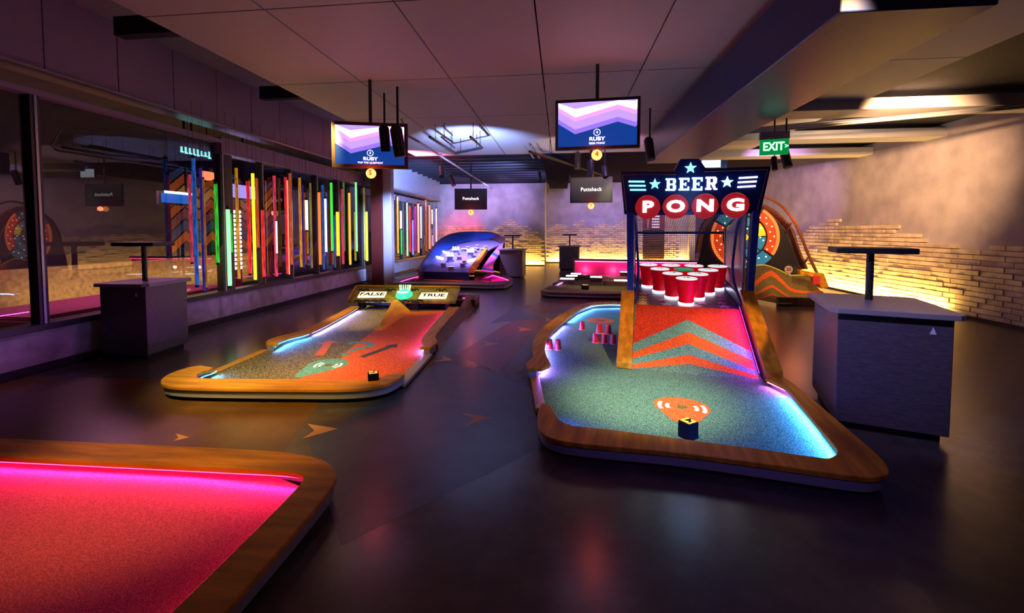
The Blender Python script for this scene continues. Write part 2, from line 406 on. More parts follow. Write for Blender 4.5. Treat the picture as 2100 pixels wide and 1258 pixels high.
bricks('trim_9', Tb, 5.08, interp([(0, 1.4), (.3, 1.75), (1.8, 1.8), (2.8, 1.6), (3.1, 1.9), (3.6, 2.02), (4.0, 1.85), (4.3, 1.65), (4.6, 1.5), (4.9, 1.15), (5.1, 1.1)]))
Tb2 = Matrix.Translation((-.72, 21.4, 0)) @ Matrix.Scale(-1, 4, (0, 1, 0))
bricks('trim_10', Tb2, 6.4, interp([(0, 1.55), (.3, 1.75), (.8, 1.85), (1.2, 1.7), (1.7, 2.0), (2.1, 1.75), (2.6, 1.85), (3.2, 1.75), (3.6, 2.0), (4.2, 2.2), (6.5, 2.3)]))
Tr = Matrix.Translation((7.5, 19, 0)) @ Matrix.Rotation(-PI/2, 4, 'Z') @ Matrix.Scale(-1, 4, (0, 1, 0))
bricks('trim_11', Tr, 14, interp([(0, 1.4), (4.0, 1.3), (4.4, 1.30), (4.9, 1.45), (5.4, 1.75), (6.3, 1.85), (6.8, 1.65), (8, 1.7), (10, 1.2), (14, 1.6)]))
# baseboards and the warm light coves at the foot of the walls
structure(MB().box((-5.8, 19.36, 0), (-.75, 19.40, .05)).build('baseboard_back', M['black']))
structure(MB().box((-.7, 21.26, 0), (7.4, 21.30, .05)).build('baseboard_rear', M['black']))
structure(MB().box((7.36, 2, 0), (7.40, 21.2, .05)).build('baseboard_right', M['black']))
warm = em((1, .68, .16), 6, 'warm_led')
def cove(x0, y0, x1, y1, lab, e):
    o = MB().tube([(x0, y0, .025), (x1, y1, .025)], .012, 6).build('light_cove', warm); tag(o, lab, 'light strip')
    L = math.hypot(x1-x0, y1-y0); n = max(1, int(L/2.6))
    for i in range(n):
        t = (i+.5)/n; cx_, cy_ = x0+(x1-x0)*t, y0+(y1-y0)*t
        l = bpy.data.lights.new('cove_lamp', 'AREA'); l.shape = 'RECTANGLE'; l.size = L/n; l.size_y = .05; l.energy = e*L/n; l.color = (1, .60, .13)
        a = bpy.data.objects.new('cove_lamp', l); C.objects.link(a)
        nx, ny = (0, 1) if abs(y1-y0) < abs(x1-x0) else (1, 0)
        a.location = (cx_-nx*.10, cy_-ny*.10, .06)
        d = Vector((nx*.55, ny*.55, 1)); q = d.to_track_quat('-Z', 'Y').to_matrix()
        xa = Vector((x1-x0, y1-y0, 0)).normalized(); za = -d.normalized(); xa = (xa-za*xa.dot(za)).normalized(); ya = za.cross(xa)
        mx = Matrix((xa, ya, za)).transposed().to_4x4(); mx.translation = a.location; a.matrix_world = mx
cove(-5.6, 19.43, -.8, 19.43, 'warm yellow light strip along the foot of the brick wall left of the corner', 34)
cove(-.6, 21.33, 7.2, 21.33, 'warm yellow light strip at the foot of the rear brick wall behind the pink lane', 36)
cove(7.43, 9.2, 7.43, 20.8, 'warm yellow light strip along the foot of the brick wall at the right', 40)

# rear wall: louvred panel, striped poster, purple door, light column
P1 = MB()
for k in range(16): P1.box((3.95, 21.28, .25+k*.085), (4.95, 21.34, .25+k*.085+.045))
P1.box((3.95, 21.34, .2), (4.95, 21.37, 1.65), 1)
tag(P1.build('slatted_panel', [M['wood_dark'], M['black']]), 'dark slatted panel on the rear wall seen through the cup machine net', 'panel')
po = MB().box((3.95, 21.30, 1.68), (4.95, 21.37, 2.4), 0)
for k in range(5): po.box((4.35, 21.29, 1.72+k*.13), (4.7, 21.30, 1.72+k*.13+.07), 1)
po.box((4.12, 21.29, 1.72), (4.22, 21.30, 2.3), 2)
tag(po.build('striped_sign', [mat('maroon', (.25, .02, .04), .5), em((1, .9, 1), .8), mat('tan', (.6, .35, .2), .5)]), 'dark red board with white stripes above the slatted panel', 'sign')
structure(MB().box((6.05, 21.1, 0), (6.30, 21.38, 4.2)).build('trim_12', M['plaster_r']))
d = MB().box((6.32, 21.25, 0), (7.35, 21.38, 2.9))
for k in range(9): d.box((6.36+k*.11, 21.22, .05), (6.42+k*.11, 21.25, 2.85))
structure(d.build('door_1', mat('purple_door', (.07, .03, .14), .5)))

# ceiling: deck, joists, hung panels, bulkhead
structure(MB().box((-10.2, -3, 4.25), (8, 22, 4.35)).build('ceiling', M['deck']))
ji = 0
yy = 11.5
while yy < 19.4:
    o = MB().box((-6, yy, 3.74), (.35, yy+.10, 3.78)).box((-6, yy+.035, 3.78), (.35, yy+.065, 4.0)).box((-6, yy, 4.0), (.35, yy+.1, 4.03))
    tag(o.build('ceiling_joist', M['joist']), 'black ceiling joist crossing above the far lanes', 'joist', 'black ceiling joists above the far lanes'); yy += .62
structure(MB().box((.35, 11.6, 3.93), (7.5, 21.4, 4.0)).box((-6, 19.3, 3.74), (-.7, 19.5, 4.3)).box((-.7, 19.5, 3.93), (.36, 21.4, 4.0)).build('trim_13', mat('dark_bulkhead', (.018, .012, .03), .95, spec=.02)))
cl = MB()
for i in range(7):
    for j in range(5):
        x0 = -3.9+i*1.22; y0 = 1.8+j*1.9
        cl.box((x0+.008, y0+.008, 3.60), (x0+1.212, y0+1.892, 3.64))
structure(cl.build('trim_14', M['cloud']))
o = MB()
for k in range(4): o.box((-4.9+0*k, 2+k*2.3, 3.75), (4.64, 2.12+k*2.3, 3.95))
structure(o.build('trim_15', M['joist']))
# navy duct above the sign, beams to the right
tag(MB().box((1.75, 3.0, 2.98), (2.65, 9.2, 3.5)).build('air_duct', M['navy_dark'], bevel=.01), 'dark navy rectangular duct above the lit cup game sign', 'duct')
for k, (y0, lab) in enumerate([(7.2, 'pale ceiling beam nearest the green exit sign'), (9.4, 'pale ceiling beam behind the green exit sign'), (11.4, 'pale ceiling beam farthest back above the right lane')]):
    tag(MB().box((3.0, y0, 3.45), (7.5, y0+.5, 3.62)).build('ceiling_beam', M['cloud']), lab, 'beam')
structure(MB().box((2.9, 2.0, 3.70), (7.5, 12.3, 3.78)).build('trim_16', M['joist']))
for k, (z, x0, y0, x1, y1, wh) in enumerate([(3.35, 3.3, 8.2, 7.45, 6.6, 'lowest'), (3.42, 3.3, 8.4, 7.45, 6.8, 'middle'), (3.49, 3.3, 8.6, 7.45, 7.0, 'highest')]):
    tag(MB().tube([(x0, y0, z), (x1, y1, z)], .022, 8).build('ceiling_pipe', M['steel'], smooth=True), 'grey conduit running right from behind the exit sign, %s of three' % wh, 'pipe')
# long pipe and lighting tracks over the left side
a, b = Pz(857, 290, 3.1), Pz(1009, 387, 3.1)
tag(MB().tube([a+Vector((-.25, -.1, .35)), a+Vector((-.12, -.15, .06)), a, b], .022, 8).build('ceiling_pipe', M['steel'], smooth=True), 'long thin grey pipe running back towards the left black screen', 'pipe')
def track(p, q, lab, r=.022):
    a, b = Vector(p), Vector(q)
    m = MB().tube([a, b], r, 4)
    for t in (.2, .8):
        c = a.lerp(b, t); m.tube([c, (c.x, c.y, 4.245)], .006, 4)
    return tag(m.build('lighting_track', M['blackm']), lab, 'lighting track')
T1 = Pz(881, 281, 3.3); T2 = Pz(934, 314, 3.3); T3 = Pz(989, 303, 3.3); T4 = Pz(965, 281, 3.3); T5 = Pz(905, 281, 3.3); T6 = Pz(932, 303, 3.3)
track(T1, T2, 'black lighting track left of the others, running away above the left lane', .03)
track(T2, T3, 'black lighting track closing the far end between two long tracks', .03)
track(T3, T4, 'black lighting track over the middle, right of the others', .03)
track(T5, T6, 'black lighting track between the left and right tracks', .02)
track(Pz(1086, 311, 3.2), Pz(1243, 361, 3.2), 'pale spotted lighting track running down to the right black screen', .03)
for q in ((1076, 300), (1090, 300)):
    a = Pz(q[0], q[1], 3.5); b = a+Vector((.1, 1.6, 0))
    tag(MB().tube([a, b], .022, 6).build('ceiling_pipe', M['steel']), 'short grey conduit pair end above the black ceiling beam, %s one' % ('left' if q[0] < 1080 else 'right'), 'pipe')
tag(MB().box((-.5, 11.4, 3.45), (.28, 19.2, 3.70)).build('ceiling_beam', M['matte']), 'black ceiling beam running back above the corner of the back wall', 'beam')

def spotlight(px, py, d, lab, tilt=(.2, .5), s=1.0, lens=(1, .85, .5), le=3):
    p = Py(px, py, d)
    root = empty('ceiling_spotlight', Matrix.Translation(p), lab, 'spotlight')
    dirv = Vector((tilt[0], tilt[1], -1)).normalized(); q = dirv.to_track_quat('-Z', 'Y').to_matrix().to_4x4()
    MB().lathe([(.045*s, -.13*s), (.05*s, -.13*s), (.05*s, .10*s), (.03*s, .13*s), (0, .13*s)], 16, 0, q).build('housing', M['black'], root, smooth=True)
    MB().lathe([(0, -.125*s), (.042*s, -.125*s), (.042*s, -.12*s)], 16, 0, q).build('lens', em(lens, le), root)
    MB().tube([(0, 0, .1*s), (0, 0, .45*s)], .010*s, 6).build('bracket', M['black'], root)
    return root
spotlight(905, 352, 11.0, 'black spotlight with lit lens hanging over the far left lane', (.25, -.6), 1.3)
spotlight(927, 370, 12.0, 'black spotlight just left of the left black screen', (.45, -.3), 1.3, le=.4)
spotlight(789, 284, 4.2, 'black spotlight hanging in front of the left blue screen', (0, .2), 1.0, le=.1)
spotlight(816, 290, 4.2, 'black spotlight in front of the right part of the left blue screen', (.12, .1), 1.2, le=.1)
spotlight(1332, 305, 6.5, 'black spotlight right of the right blue screen', (.1, -.2), 1.3, (1, .5, .2), 1)
spotlight(1211, 345, 8.5, 'black spotlight with pale end above the right black screen', (0, .3), 1.3, (1, .7, .9), .8)
spotlight(1185, 330, 11, 'black cylinder spotlight left of the glowing number four globe', (0, 0), 1.6, le=.1)
spotlight(1611, 322, 6.5, 'black spotlight with glowing lens below the exit sign at its right', (.1, -.3), 1.2, le=3)
spotlight(1588, 335, 7.5, 'small black spotlight below the exit sign at its left', (0, -.2), .9, le=.5)
spotlight(1106, 362, 14, 'black spotlight at the far end of the black ceiling beam', (.1, -.5), 1.3, le=.6)
spotlight(1240, 352, 8.2, 'black spotlight at the upper right corner of the right black screen', (.1, -.5), 1.0, le=1)

# ================================================================== HANGING SCREENS
def screen(cx, bottom, y, wd, ht, rot, label, style, num, globe_r, frame_m, globe_e=5):
    p = Py(cx, bottom, y); root = empty('hanging_screen', frame(p.x, p.y, rot, p.z), label, 'screen')
    t = .035 if style != 'left' else .045
    m = MB().box((-wd/2, 0, 0), (wd/2, .06, ht))
    m.build('screen_casing', frame_m, root, bevel=.006)
    f = MB()
    for a, b in (((-wd/2, -.012, 0), (wd/2, 0, t)), ((-wd/2, -.012, ht-t), (wd/2, 0, ht)), ((-wd/2, -.012, t), (-wd/2+t, 0, ht-t)), ((wd/2-t, -.012, t), (wd/2, 0, ht-t))): f.box(a, b)
    f.build('bezel', frame_m if style == 'left' else M['black'], root)
    S = MB(); x0, x1, z0, z1 = -wd/2+t, wd/2-t, t, ht-t
    T = Matrix.Translation((0, -.008, 0)) @ Matrix.Rotation(PI/2, 4, 'X')
    if style in ('left', 'right'):
        S.box((x0, -.006, z0), (x1, 0, z1), 0)
        mats = [em((.004, .035, .22), 1.3, 'screen_blue'), em((.95, .35, .85), 1.2, 'screen_pink'), em((.50, .32, .95), 1.2, 'screen_lilac'), em((.28, .18, .85), 1.1, 'screen_violet'), em((.95, .95, 1), 1.6, 'screen_white'), em((.01, .05, .25), 1, 'screen_ink')]
        W = x1-x0; base = ht*.36
        for k, (mi, dz) in enumerate(((3, 0), (2, .055), (1, .15), (4, .20), (2, .30))):
            zb = base+dz*1.0
            pts = [(x0, zb+.10), (x0+W*.22, zb-.03), (x0+W*.76, zb+.10), (x1-W*.02, zb+.03), (x1, zb+.05), (x1, z1), (x0, z1)]
            pts = [(a, min(b, z1)) for a, b in pts]
            S.slab([(a, -.007-.0006*k, b) for a, b in pts], (0, -.0004, 0), mi)
        sub = "'POP THE QUESTION'" if style == 'left' else "'BEER PONG'"
        S.text('RUBY', .060, Matrix.Translation((0, -.012, ht*.20)) @ Matrix.Rotation(PI/2, 4, 'X'), .0020, .0005, 4, 1.2, 1.05)
        S.text(sub, .034, Matrix.Translation((0, -.012, ht*.113)) @ Matrix.Rotation(PI/2, 4, 'X'), .0004, .0005, 4)
        S.text(num, .045, Matrix.Translation((0, -.012, ht*.33)) @ Matrix.Rotation(PI/2, 4, 'X'), .0012, .0005, 4)
        ring = [(.038*math.cos(i*PI/12), -.011, ht*.33+.038*math.sin(i*PI/12)) for i in range(24)]
        S.tube(ring, .0035, 4, 4, None, True)
    else:
        S.box((x0, -.006, z0), (x1, 0, z1), 0)
        mats = [mat('screen_off', (.02, .02, .03), .55, emit=(.02, .025, .04), es=.5 if style == 'grey' else .05)]*1+[em((1, 1, 1), 1.6, 'screen_text')]
        S.text('Puttshack', .125, Matrix.Translation((0, -.010, ht*.52)) @ Matrix.Rotation(PI/2, 4, 'X'), .0010, .0005, 1, .92, 1.10)
    S.build('display', mats, root)
    pt = 4.2-p.z
    MB().tube([(0, .05, ht*.6), (0, .05, pt)], .022, 10).build('mount_pole', M['black'], root)
    g = MB(); zc = -globe_r*1.02
    prof = [(globe_r*math.sin(i*PI/12), zc-globe_r*math.cos(i*PI/12)) for i in range(13)]; prof[0] = (0, zc-globe_r); prof[-1] = (0, zc+globe_r)
    o = MB().lathe(prof, 24, 0, Matrix.Translation((0, .03, 0))).build('number_globe', em((1, .42, .10), globe_e, 'globe_glow'), root, smooth=True); o['label'] = 'glowing orange globe with a number'
    MB().text(num, globe_r*1.25, Matrix.Translation((0, .03-globe_r*1.0, zc)) @ Matrix.Rotation(PI/2, 4, 'X'), .003, .002).build('globe_number', M['ink'], o)
    point(tuple(root.matrix_world @ Vector((0, -.12, zc))), (1, .08, .04), 6 if globe_r > .05 else 3, .06)
    return root
bz = mat('brown_bezel', (.07, .035, .02), .5)
screen(760, 345, 5.5, .97, .60, 16-0, 'blue screen with pink chevrons reading RUBY, hanging above the left windows', 'left', '5', .066, bz, 2.2)
screen(1224, 306, 5.3, 1.0, .60, -4, 'blue screen reading RUBY hanging over the middle, left of the sign', 'right', '4', .064, M['black'], 2.2)
screen(965.5, 430, 12.8, .98, .63, 4, 'black screen lettered in white in front of the left back wall', 'black', '9', .085, M['black'], 2.2)
screen(1212, 416, 10.5, 1.0, .61, -7, 'dark grey screen lettered in white hanging left of the cup game sign', 'grey', '7', .075, mat('screen_rim', (.05, .02, .03), .5), 2.2)

# exit sign
p = Py(1588, 317, 6.0); root = empty('exit_sign', frame(p.x, p.y, -12, p.z), 'green lit exit sign hanging at upper right above the machine', 'sign')
MB().box((-.165, 0, 0), (.165, .05, .20)).build('sign_box', em((.0, .30, .06), .8, 'exit_green'), root, bevel=.005)
MB().text('EXIT', .15, Matrix.Translation((-.012, -.003, .10)) @ Matrix.Rotation(PI/2, 4, 'X'), .004, .002, 0, .80).text('>', .08, Matrix.Translation((.138, -.003, .10)) @ Matrix.Rotation(PI/2, 4, 'X'), .002, .002).build('sign_letters', em((.55, 1, .65), 1.6, 'exit_letters'), root)
MB().box((-.17, 0, .20), (.17, .06, .30)).box((-.01, .02, .30), (.01, .04, 4.25-p.z)).build('mount_bracket', M['cloud'], root)

# ================================================================== LIGHT TUBES at the windows
TC = {  # colour: (rgb, name)
 'red': (1, .03, .04), 'pinkred': (1, .08, .16), 'blue': (.03, .14, .65), 'indigo': (.06, .03, .42), 'amber': (.80, .36, .03), 'green': (.04, .85, .05), 'mint': (.25, 1, .35),
 'yellow': (1, .80, .03), 'olive': (.42, .42, .10), 'orange': (1, .22, .03), 'rust': (.72, .14, .05), 'rose': (1, .55, .65), 'cream': (1, .82, .45), 'ice': (.65, .80, 1), 'salmon': (1, .30, .16), 'magenta': (.60, .03, .30), 'lavender': (.35, .30, .85), 'grey': (.25, .30, .30)}
NM = {'red': 'red', 'pinkred': 'pinkish red', 'blue': 'blue', 'indigo': 'dark indigo', 'amber': 'amber', 'green': 'green', 'mint': 'pale green', 'yellow': 'bright yellow', 'olive': 'olive', 'orange': 'bright orange', 'rust': 'rust orange', 'rose': 'pale pink', 'cream': 'cream white', 'ice': 'icy white', 'salmon': 'salmon', 'magenta': 'magenta', 'lavender': 'lavender', 'grey': 'grey green'}
tubes = [ # px(mid), ytop, ybot, colour, strength, width px
 (388,358,538,'pinkred',.7,6),(396,325,585,'blue',.8,8),(411,345,597,'indigo',.6,6),(417,367,590,'amber',.35,4),(442,378,539,'green',.9,7),(467,430,586,'mint',2.2,8),(473,438,518,'green',.6,5),
 (484,345,572,'amber',.8,6.5),(508,372,561,'red',1.0,7),(518,356,574,'yellow',1.5,6.5),(526,366,508,'rust',.6,6),(538,431,568,'red',1.1,6.5),(562,361,567,'pinkred',.8,6.5),(566.5,454,520,'rose',2.5,3.5),
 (585,364,562,'red',.8,6),(589,370,563,'salmon',1.6,2.6),(594,356,543,'rust',.8,5.5),(614,365,548,'amber',.9,5.5),(620,380,550,'indigo',.5,4),(628,411,472,'cream',2.6,6),(630.5,473,521,'amber',.6,3.2),(636,376,550,'olive',.5,4.5),
 (654,395,543,'orange',1.4,5.5),(661,380,553,'blue',.7,5),(667,408,517,'ice',2.4,4.5),(679,375,515,'green',1.2,5),(685.5,442,549,'blue',.7,3.2),(692,435,525,'yellow',1.3,6.5),
 (701,388,542,'pinkred',.6,5.5),(716,396,543,'amber',2.0,4.5),(729.5,374,516,'mint',1.3,4),(746,385,534,'olive',.5,4),(751.5,435,535,'yellow',2.2,4.5),(766,396,527,'rust',.8,3.5),(774,402,530,'rust',.6,3.5),
 (815,404,520,'amber',1.1,4.2),(822,433,470,'cream',2.0,4),(823,472,522,'green',.35,3.5),(834.5,416,525,'mint',1.6,3.2),(840,423,517,'red',1.0,4.5),(846,452,523,'lavender',1.0,4),(851,424,516,'magenta',.7,4.2),
 (857.5,418,519,'salmon',1.9,4),(863,424,489,'ice',1.4,3),(863.5,491,510,'grey',.4,3),(873,410,516,'rust',.6,4.5),(880.5,421,511,'salmon',1.4,3.5),(886,430,460,'cream',1.2,2.8),(887,482,505,'rose',.9,3),(894.5,428,496,'rose',1.4,3)]
_tm = {}
def tubemat(c, s_):
    k = (c, s_)
    if k in _tm: return _tm[k]
    m = bpy.data.materials.new('tube_'+c); m.use_nodes = True; nt = m.node_tree; b = nt.nodes['Principled BSDF']
    col = TC[c]; b.inputs['Base Color'].default_value = (*[x*.8 for x in col], 1); b.inputs['Roughness'].default_value = .12
    b.inputs['Emission Color'].default_value = (*col, 1)
    if s_ >= 1.2: b.inputs['Emission Strength'].default_value = s_*.8
    else:  # unlit tubes: streaky glow painted in to imitate translucent glass
        tc = nt.nodes.new('ShaderNodeTexCoord'); mp = nt.nodes.new('ShaderNodeMapping'); n = nt.nodes.new('ShaderNodeTexNoise'); r = nt.nodes.new('ShaderNodeMapRange')
        mp.inputs['Scale'].default_value = (30, 30, 4); n.inputs['Scale'].default_value = 1.6; n.inputs['Detail'].default_value = 3
        r.inputs[1].default_value = .35; r.inputs[2].default_value = .65; r.inputs[3].default_value = s_*.12; r.inputs[4].default_value = s_*.85
        nt.links.new(tc.outputs['Object'], mp.inputs[0]); nt.links.new(mp.outputs[0], n.inputs['Vector']); nt.links.new(n.outputs[0], r.inputs[0]); nt.links.new(r.outputs[0], b.inputs['Emission Strength'])
    _tm[k] = m; return m
wire_m = mat('wire', (.05, .05, .05), .5)
cap_m = M['black']
for i, (px, yt, yb, c, s, wpx) in enumerate(tubes):
    X = WX+.12+(.06 if i % 2 else 0)
    if px > 890: X = WX+.30
    top = Px(px, yt, X); r = ray(px, yt)
    bot_z = (CAM + ray(px, yb)*(top.y/ray(px, yb).y)).z
    rad = wpx/2/F*top.y*1.0
    bay = 'near' if px < 780 else 'far'
    nb = tubes[i-1][3] if i and not (tubes[i-1][0] < 780 < px) else None; nx = tubes[i+1][3] if i+1 < len(tubes) and not (px < 780 < tubes[i+1][0]) else None
    ln = 'long' if (yb-yt) > 150 or (px > 780 and yb-yt > 85) else 'short'
    if nb and nx: lab = '%s %s tube at %s windows, between the %s and %s tubes' % (ln, NM[c], bay, NM[nb], NM[nx])
    elif nx: lab = '%s %s tube at %s windows, leftmost, left of the %s tube' % (ln, NM[c], bay, NM[nx])
    else: lab = '%s %s tube at %s windows, last one, right of the %s tube' % (ln, NM[c], bay, NM[nb])
    root = empty('hanging_tube', Matrix.Translation((top.x, top.y, bot_z)), lab, 'light tube', 'coloured tubes hanging at the windows')
    L = top.z-bot_z
    MB().lathe([(rad, 0), (rad, L)], 14).build('glass_tube', tubemat(c, s), root, smooth=True)
    MB().lathe([(rad*.8, -rad*1.2), (rad*1.06, -rad*1.2), (rad*1.06, 0), (rad*.8, 0)], 12).build('end_cap', cap_m, root, smooth=True)
    MB().lathe([(rad*1.06, L), (rad*1.06, L+rad*1.2), (rad*.4, L+rad*2)], 12).build('top_cap', cap_m, root, smooth=True)
    MB().tube([(0, 0, L+rad*1.5), (0, 0, 3.6-bot_z if px < 780 else 3.05-bot_z)], .003, 4).build('wire', wire_m, root)
# dim coloured light the tubes throw on sill and floor
area((WX+.35, 7.2, 1.9), (WX+3, 7.2, .2), (1, .55, .2), 14, 1.6, 4)
area((WX+.35, 10.2, 1.9), (WX+3, 10.2, .2), (1, .25, .15), 12, 1.6, 3)

# things added beyond the glass, mostly standing in for reflections of the room
def beyond(px0, py0, px1, py1, X, T=.05):
    a = Px(px0, py0, X); b = Px(px1, py1, X); return a, b
a = Px(465, 372, -7.6); b = Px(536, 414, -7.6)
root = empty('hanging_screen', Matrix.Translation((-7.6, (a.y+b.y)/2, b.z)), 'lilac lit screen added beyond the near windows for a reflected screen, behind the amber tube', 'screen')
MB().box((-.06, -(b.y-a.y)/2, 0), (0, (b.y-a.y)/2, a.z-b.z)).build('screen_casing', M['black'], root)
MB().box((0, -(b.y-a.y)/2+.04, .04), (.01, (b.y-a.y)/2-.04, a.z-b.z-.04)).build('display', em((.42, .34, .95), 1.3, 'lilac_display'), root)
MB().tube([(-.03, 0, a.z-b.z), (-.03, 0, 4.25-b.z)], .02, 8).build('mount_pole', M['black'], root)
a = Px(364, 395, -7.6); b = Px(404, 424, -7.6)
root = empty('hanging_screen', Matrix.Translation((-7.6, (a.y+b.y)/2, b.z)), 'blue lit screen beyond the near windows at the left edge', 'screen')
MB().box((-.06, -(b.y-a.y)/2-.4, 0), (0, (b.y-a.y)/2, a.z-b.z)).build('screen_casing', M['black'], root)
MB().box((0, -(b.y-a.y)/2-.36, .04), (.01, (b.y-a.y)/2-.04, a.z-b.z-.04)).box((.01, -(b.y-a.y)/2-.3, .22), (.012, (b.y-a.y)/2-.1, .27), 1).build('display', [em((.005, .10, .42), 1.3, 'blue_display'), em((.5, .9, 1), 2, 'white_line')], root)
MB().tube([(-.03, 0, a.z-b.z), (-.03, 0, 4.25-b.z)], .02, 8).build('mount_pole', M['black'], root)
# number globe added beyond the glass in place of a reflection
p = Px(426, 360, -7.0)
mb = MB().lathe([(0, -.10)]+[(.10*math.sin(i*PI/12), -.10*math.cos(i*PI/12)) for i in range(1, 12)]+[(0, .10)], 20, 0, Matrix.Diagonal((1, 1.5, 1, 1)))
root = empty('reflected_globe', Matrix.Translation(p), 'glowing orange-red oval added beyond the first window post, standing in for a reflected globe', 'lamp')
mb.build('globe', em((1, .20, .08), 2.2, 'globe_glow2'), root, smooth=True); MB().tube([(0, 0, .09), (0, 0, 4.25-p.z)], .01, 6).build('stem', M['black'], root)
# zigzag mural on a panel beyond the glass, brightness put in as emission
mu = MB(); ya, yb2 = Px(418, 450, -9.8).y, Px(560, 450, -9.8).y
mu.box((-9.9, ya-1.0, .9), (-9.82, yb2, 3.3), 0)
cols = [1, 2, 3, 1, 4]
for k in range(7):
    z0 = 1.0+k*.30; n = 9; pts = []
    for q in range(n+1):
        yq = ya-1.0+(yb2-ya+1.0)*q/n; pts.append((-9.81, yq, z0+(.35 if q % 2 else 0)))
    up = [(a[0], a[1], min(3.3, a[2]+.24)) for a in pts]; mu.strip(pts, up, cols[k % 5])
mu_o = mu.build('zigzag_mural', [M['navy_dark'], em((1, .20, .02), .14, 'mural_orange'), em((.08, .14, .30), .12, 'mural_blue'), em((.55, .12, .12), .1, 'mural_red'), em((1, .40, .02), .2, 'mural_amber')])
tag(mu_o, 'orange, red and blue zigzag mural on a board beyond the near windows', 'mural')
# bulb columns beyond the glass
p0 = Px(487, 540, -8.6)
root = empty('bulb_column', Matrix.Translation((-8.6, p0.y, 0)), 'dark red column with two rows of round white bulbs beyond the glass', 'light column')
MB().box((-.1, -.16, 0), (0, .16, 2.9)).build('column_board', mat('crimson_board', (.3, .01, .05), .5, emit=(.4, .01, .05), es=.15), root)
for sy in (-.10, .10):
    mb = MB()
    for k in range(14): mb.lathe([(0, .045), (.03, .035), (.04, 0), (.03, -.035), (0, -.045)], 10, 0, Matrix.Translation((.02, sy, .6+k*.115)))
    mb.build('bulb_row', em((1, .95, .95), 2.0, 'bulb_white'), root, smooth=True)
# warm-lit brick and low counter beyond the glass
tag(MB().box((-9.9, 3, 0.0), (-9.75, 18, .9)).build('low_wall', mat('lit_brick', (.5, .35, .2), .8, noise=.3, nscale=12)), 'low warm-lit wall beyond the near windows', 'wall')
area((-9.3, 9.5, .3), (-9.8, 9.5, .6), (1, .62, .2), 22, 6, .1)
ct = empty('mini_golf_lane', Matrix.Translation((-7.9, 7.2, 0)), 'pink-lit lane added beyond the glass at the left, standing in for a reflected lane', 'mini golf lane')
MB().box((-.8, -2.2, 0), (.8, 1.5, .35)).build('lane_side', M['podium'], ct, bevel=.03)
MB().box((-.7, -2.1, .35), (.7, 1.4, .40)).build('playing_mat', mat('rose_mat', (.7, .15, .3), .8), ct)
area((-7.9, 7.0, 2.4), (-7.9, 7.0, 0), (1, .35, .6), 36, 1, 2)
# upper reader sign in the first bay
p = Px(395, 312, -6.6)
root = empty('lit_sign', Matrix.Translation((-6.6, p.y, p.z)), 'small unreadable teal-lit sign lettering high behind the first window', 'sign')
q = Px(432, 306, -6.6)
mb = MB()
random.seed(3)
t = -.25
while t < (q.y-p.y):
    hh = .11+random.uniform(-.01, .04); mb.box((0, t, -hh/2+.01), (.01, t+.035, hh/2)); mb.box((0, t, -hh/2+.01), (.01, t+.06, -hh/2+.035)); t += .085
mb.build('sign_letters', em((.35, .9, .85), 1.3, 'teal_letters'), root)
MB().box((-.04, -.5, -.3), (-.005, q.y-p.y+.3, .22)).box((-.03, 0, .22), (-.01, .02, 4.25-p.z)).build('sign_board', M['navy_dark'], root)

# ================================================================== PODIUMS
def podium(x, y, rot, lab, w=.78, dp=.62, h=.98, stem=(0, 0), sc=1):
    root = empty('touchscreen_podium', frame(x, y, rot), lab, 'podium')
    MB().box((-w/2, -dp/2, .06), (w/2, dp/2, h-.04)).build('cabinet', M['podium'], root, bevel=.008)
    MB().box((-w/2+.04, -dp/2+.04, 0), (w/2-.04, dp/2-.04, .06)).build('plinth', M['kick'], root)
    e = .06; c = .05; X, Y = w/2+e, dp/2+e
    MB().prism([(-X, -Y+c), (-X+c, -Y), (X-c, -Y), (X, -Y+c), (X, Y-c), (X-c, Y), (-X+c, Y), (-X, Y-c)], h-.04, h).build('worktop', M['podium_top'], root, bevel=.004)
    MB().tube([(stem[0], stem[1], h), (stem[0], stem[1], 1.40)], .028, 10).build('stand_post', M['black'], root, smooth=True)
    MB().box((stem[0]-.28, stem[1]-.17, 1.40), (stem[0]+.28, stem[1]+.17, 1.45)).build('stand_head', M['black'], root, bevel=.01)
    lb = MB(); T = Matrix.Translation((w/2-.12, -dp/2-.002, h-.16))
    lb.prism([(-.02, 0), (.02, 0), (0, .055)], 0, .002, 0, T @ Matrix.Rotation(PI/2, 4, 'X')); lb.build('decal', M['white'], root)
    return root
_a = Pz(1704, 632, .985)
NP = (_a.x+.41*math.cos(R(18.5))+.49*math.sin(R(18.5)), _a.y-.41*math.sin(R(18.5))+.49*math.cos(R(18.5)))
podium(-1.62, 14.5, -6, 'dark podium with a T-shaped stand right of the blue lane')
podium(.36, 17.6, -6, 'dark podium with a T-shaped stand in front of the rear brick wall')
podium(*NP, -18.5, 'grey podium with chamfered worktop at the right edge, beside the front lane', w=.70, dp=.86, h=.985, stem=(.0, .16))
podium(-5.365, 4.98, 3, 'dark podium at the left edge of the photo behind the left lane', w=.60, h=.95)

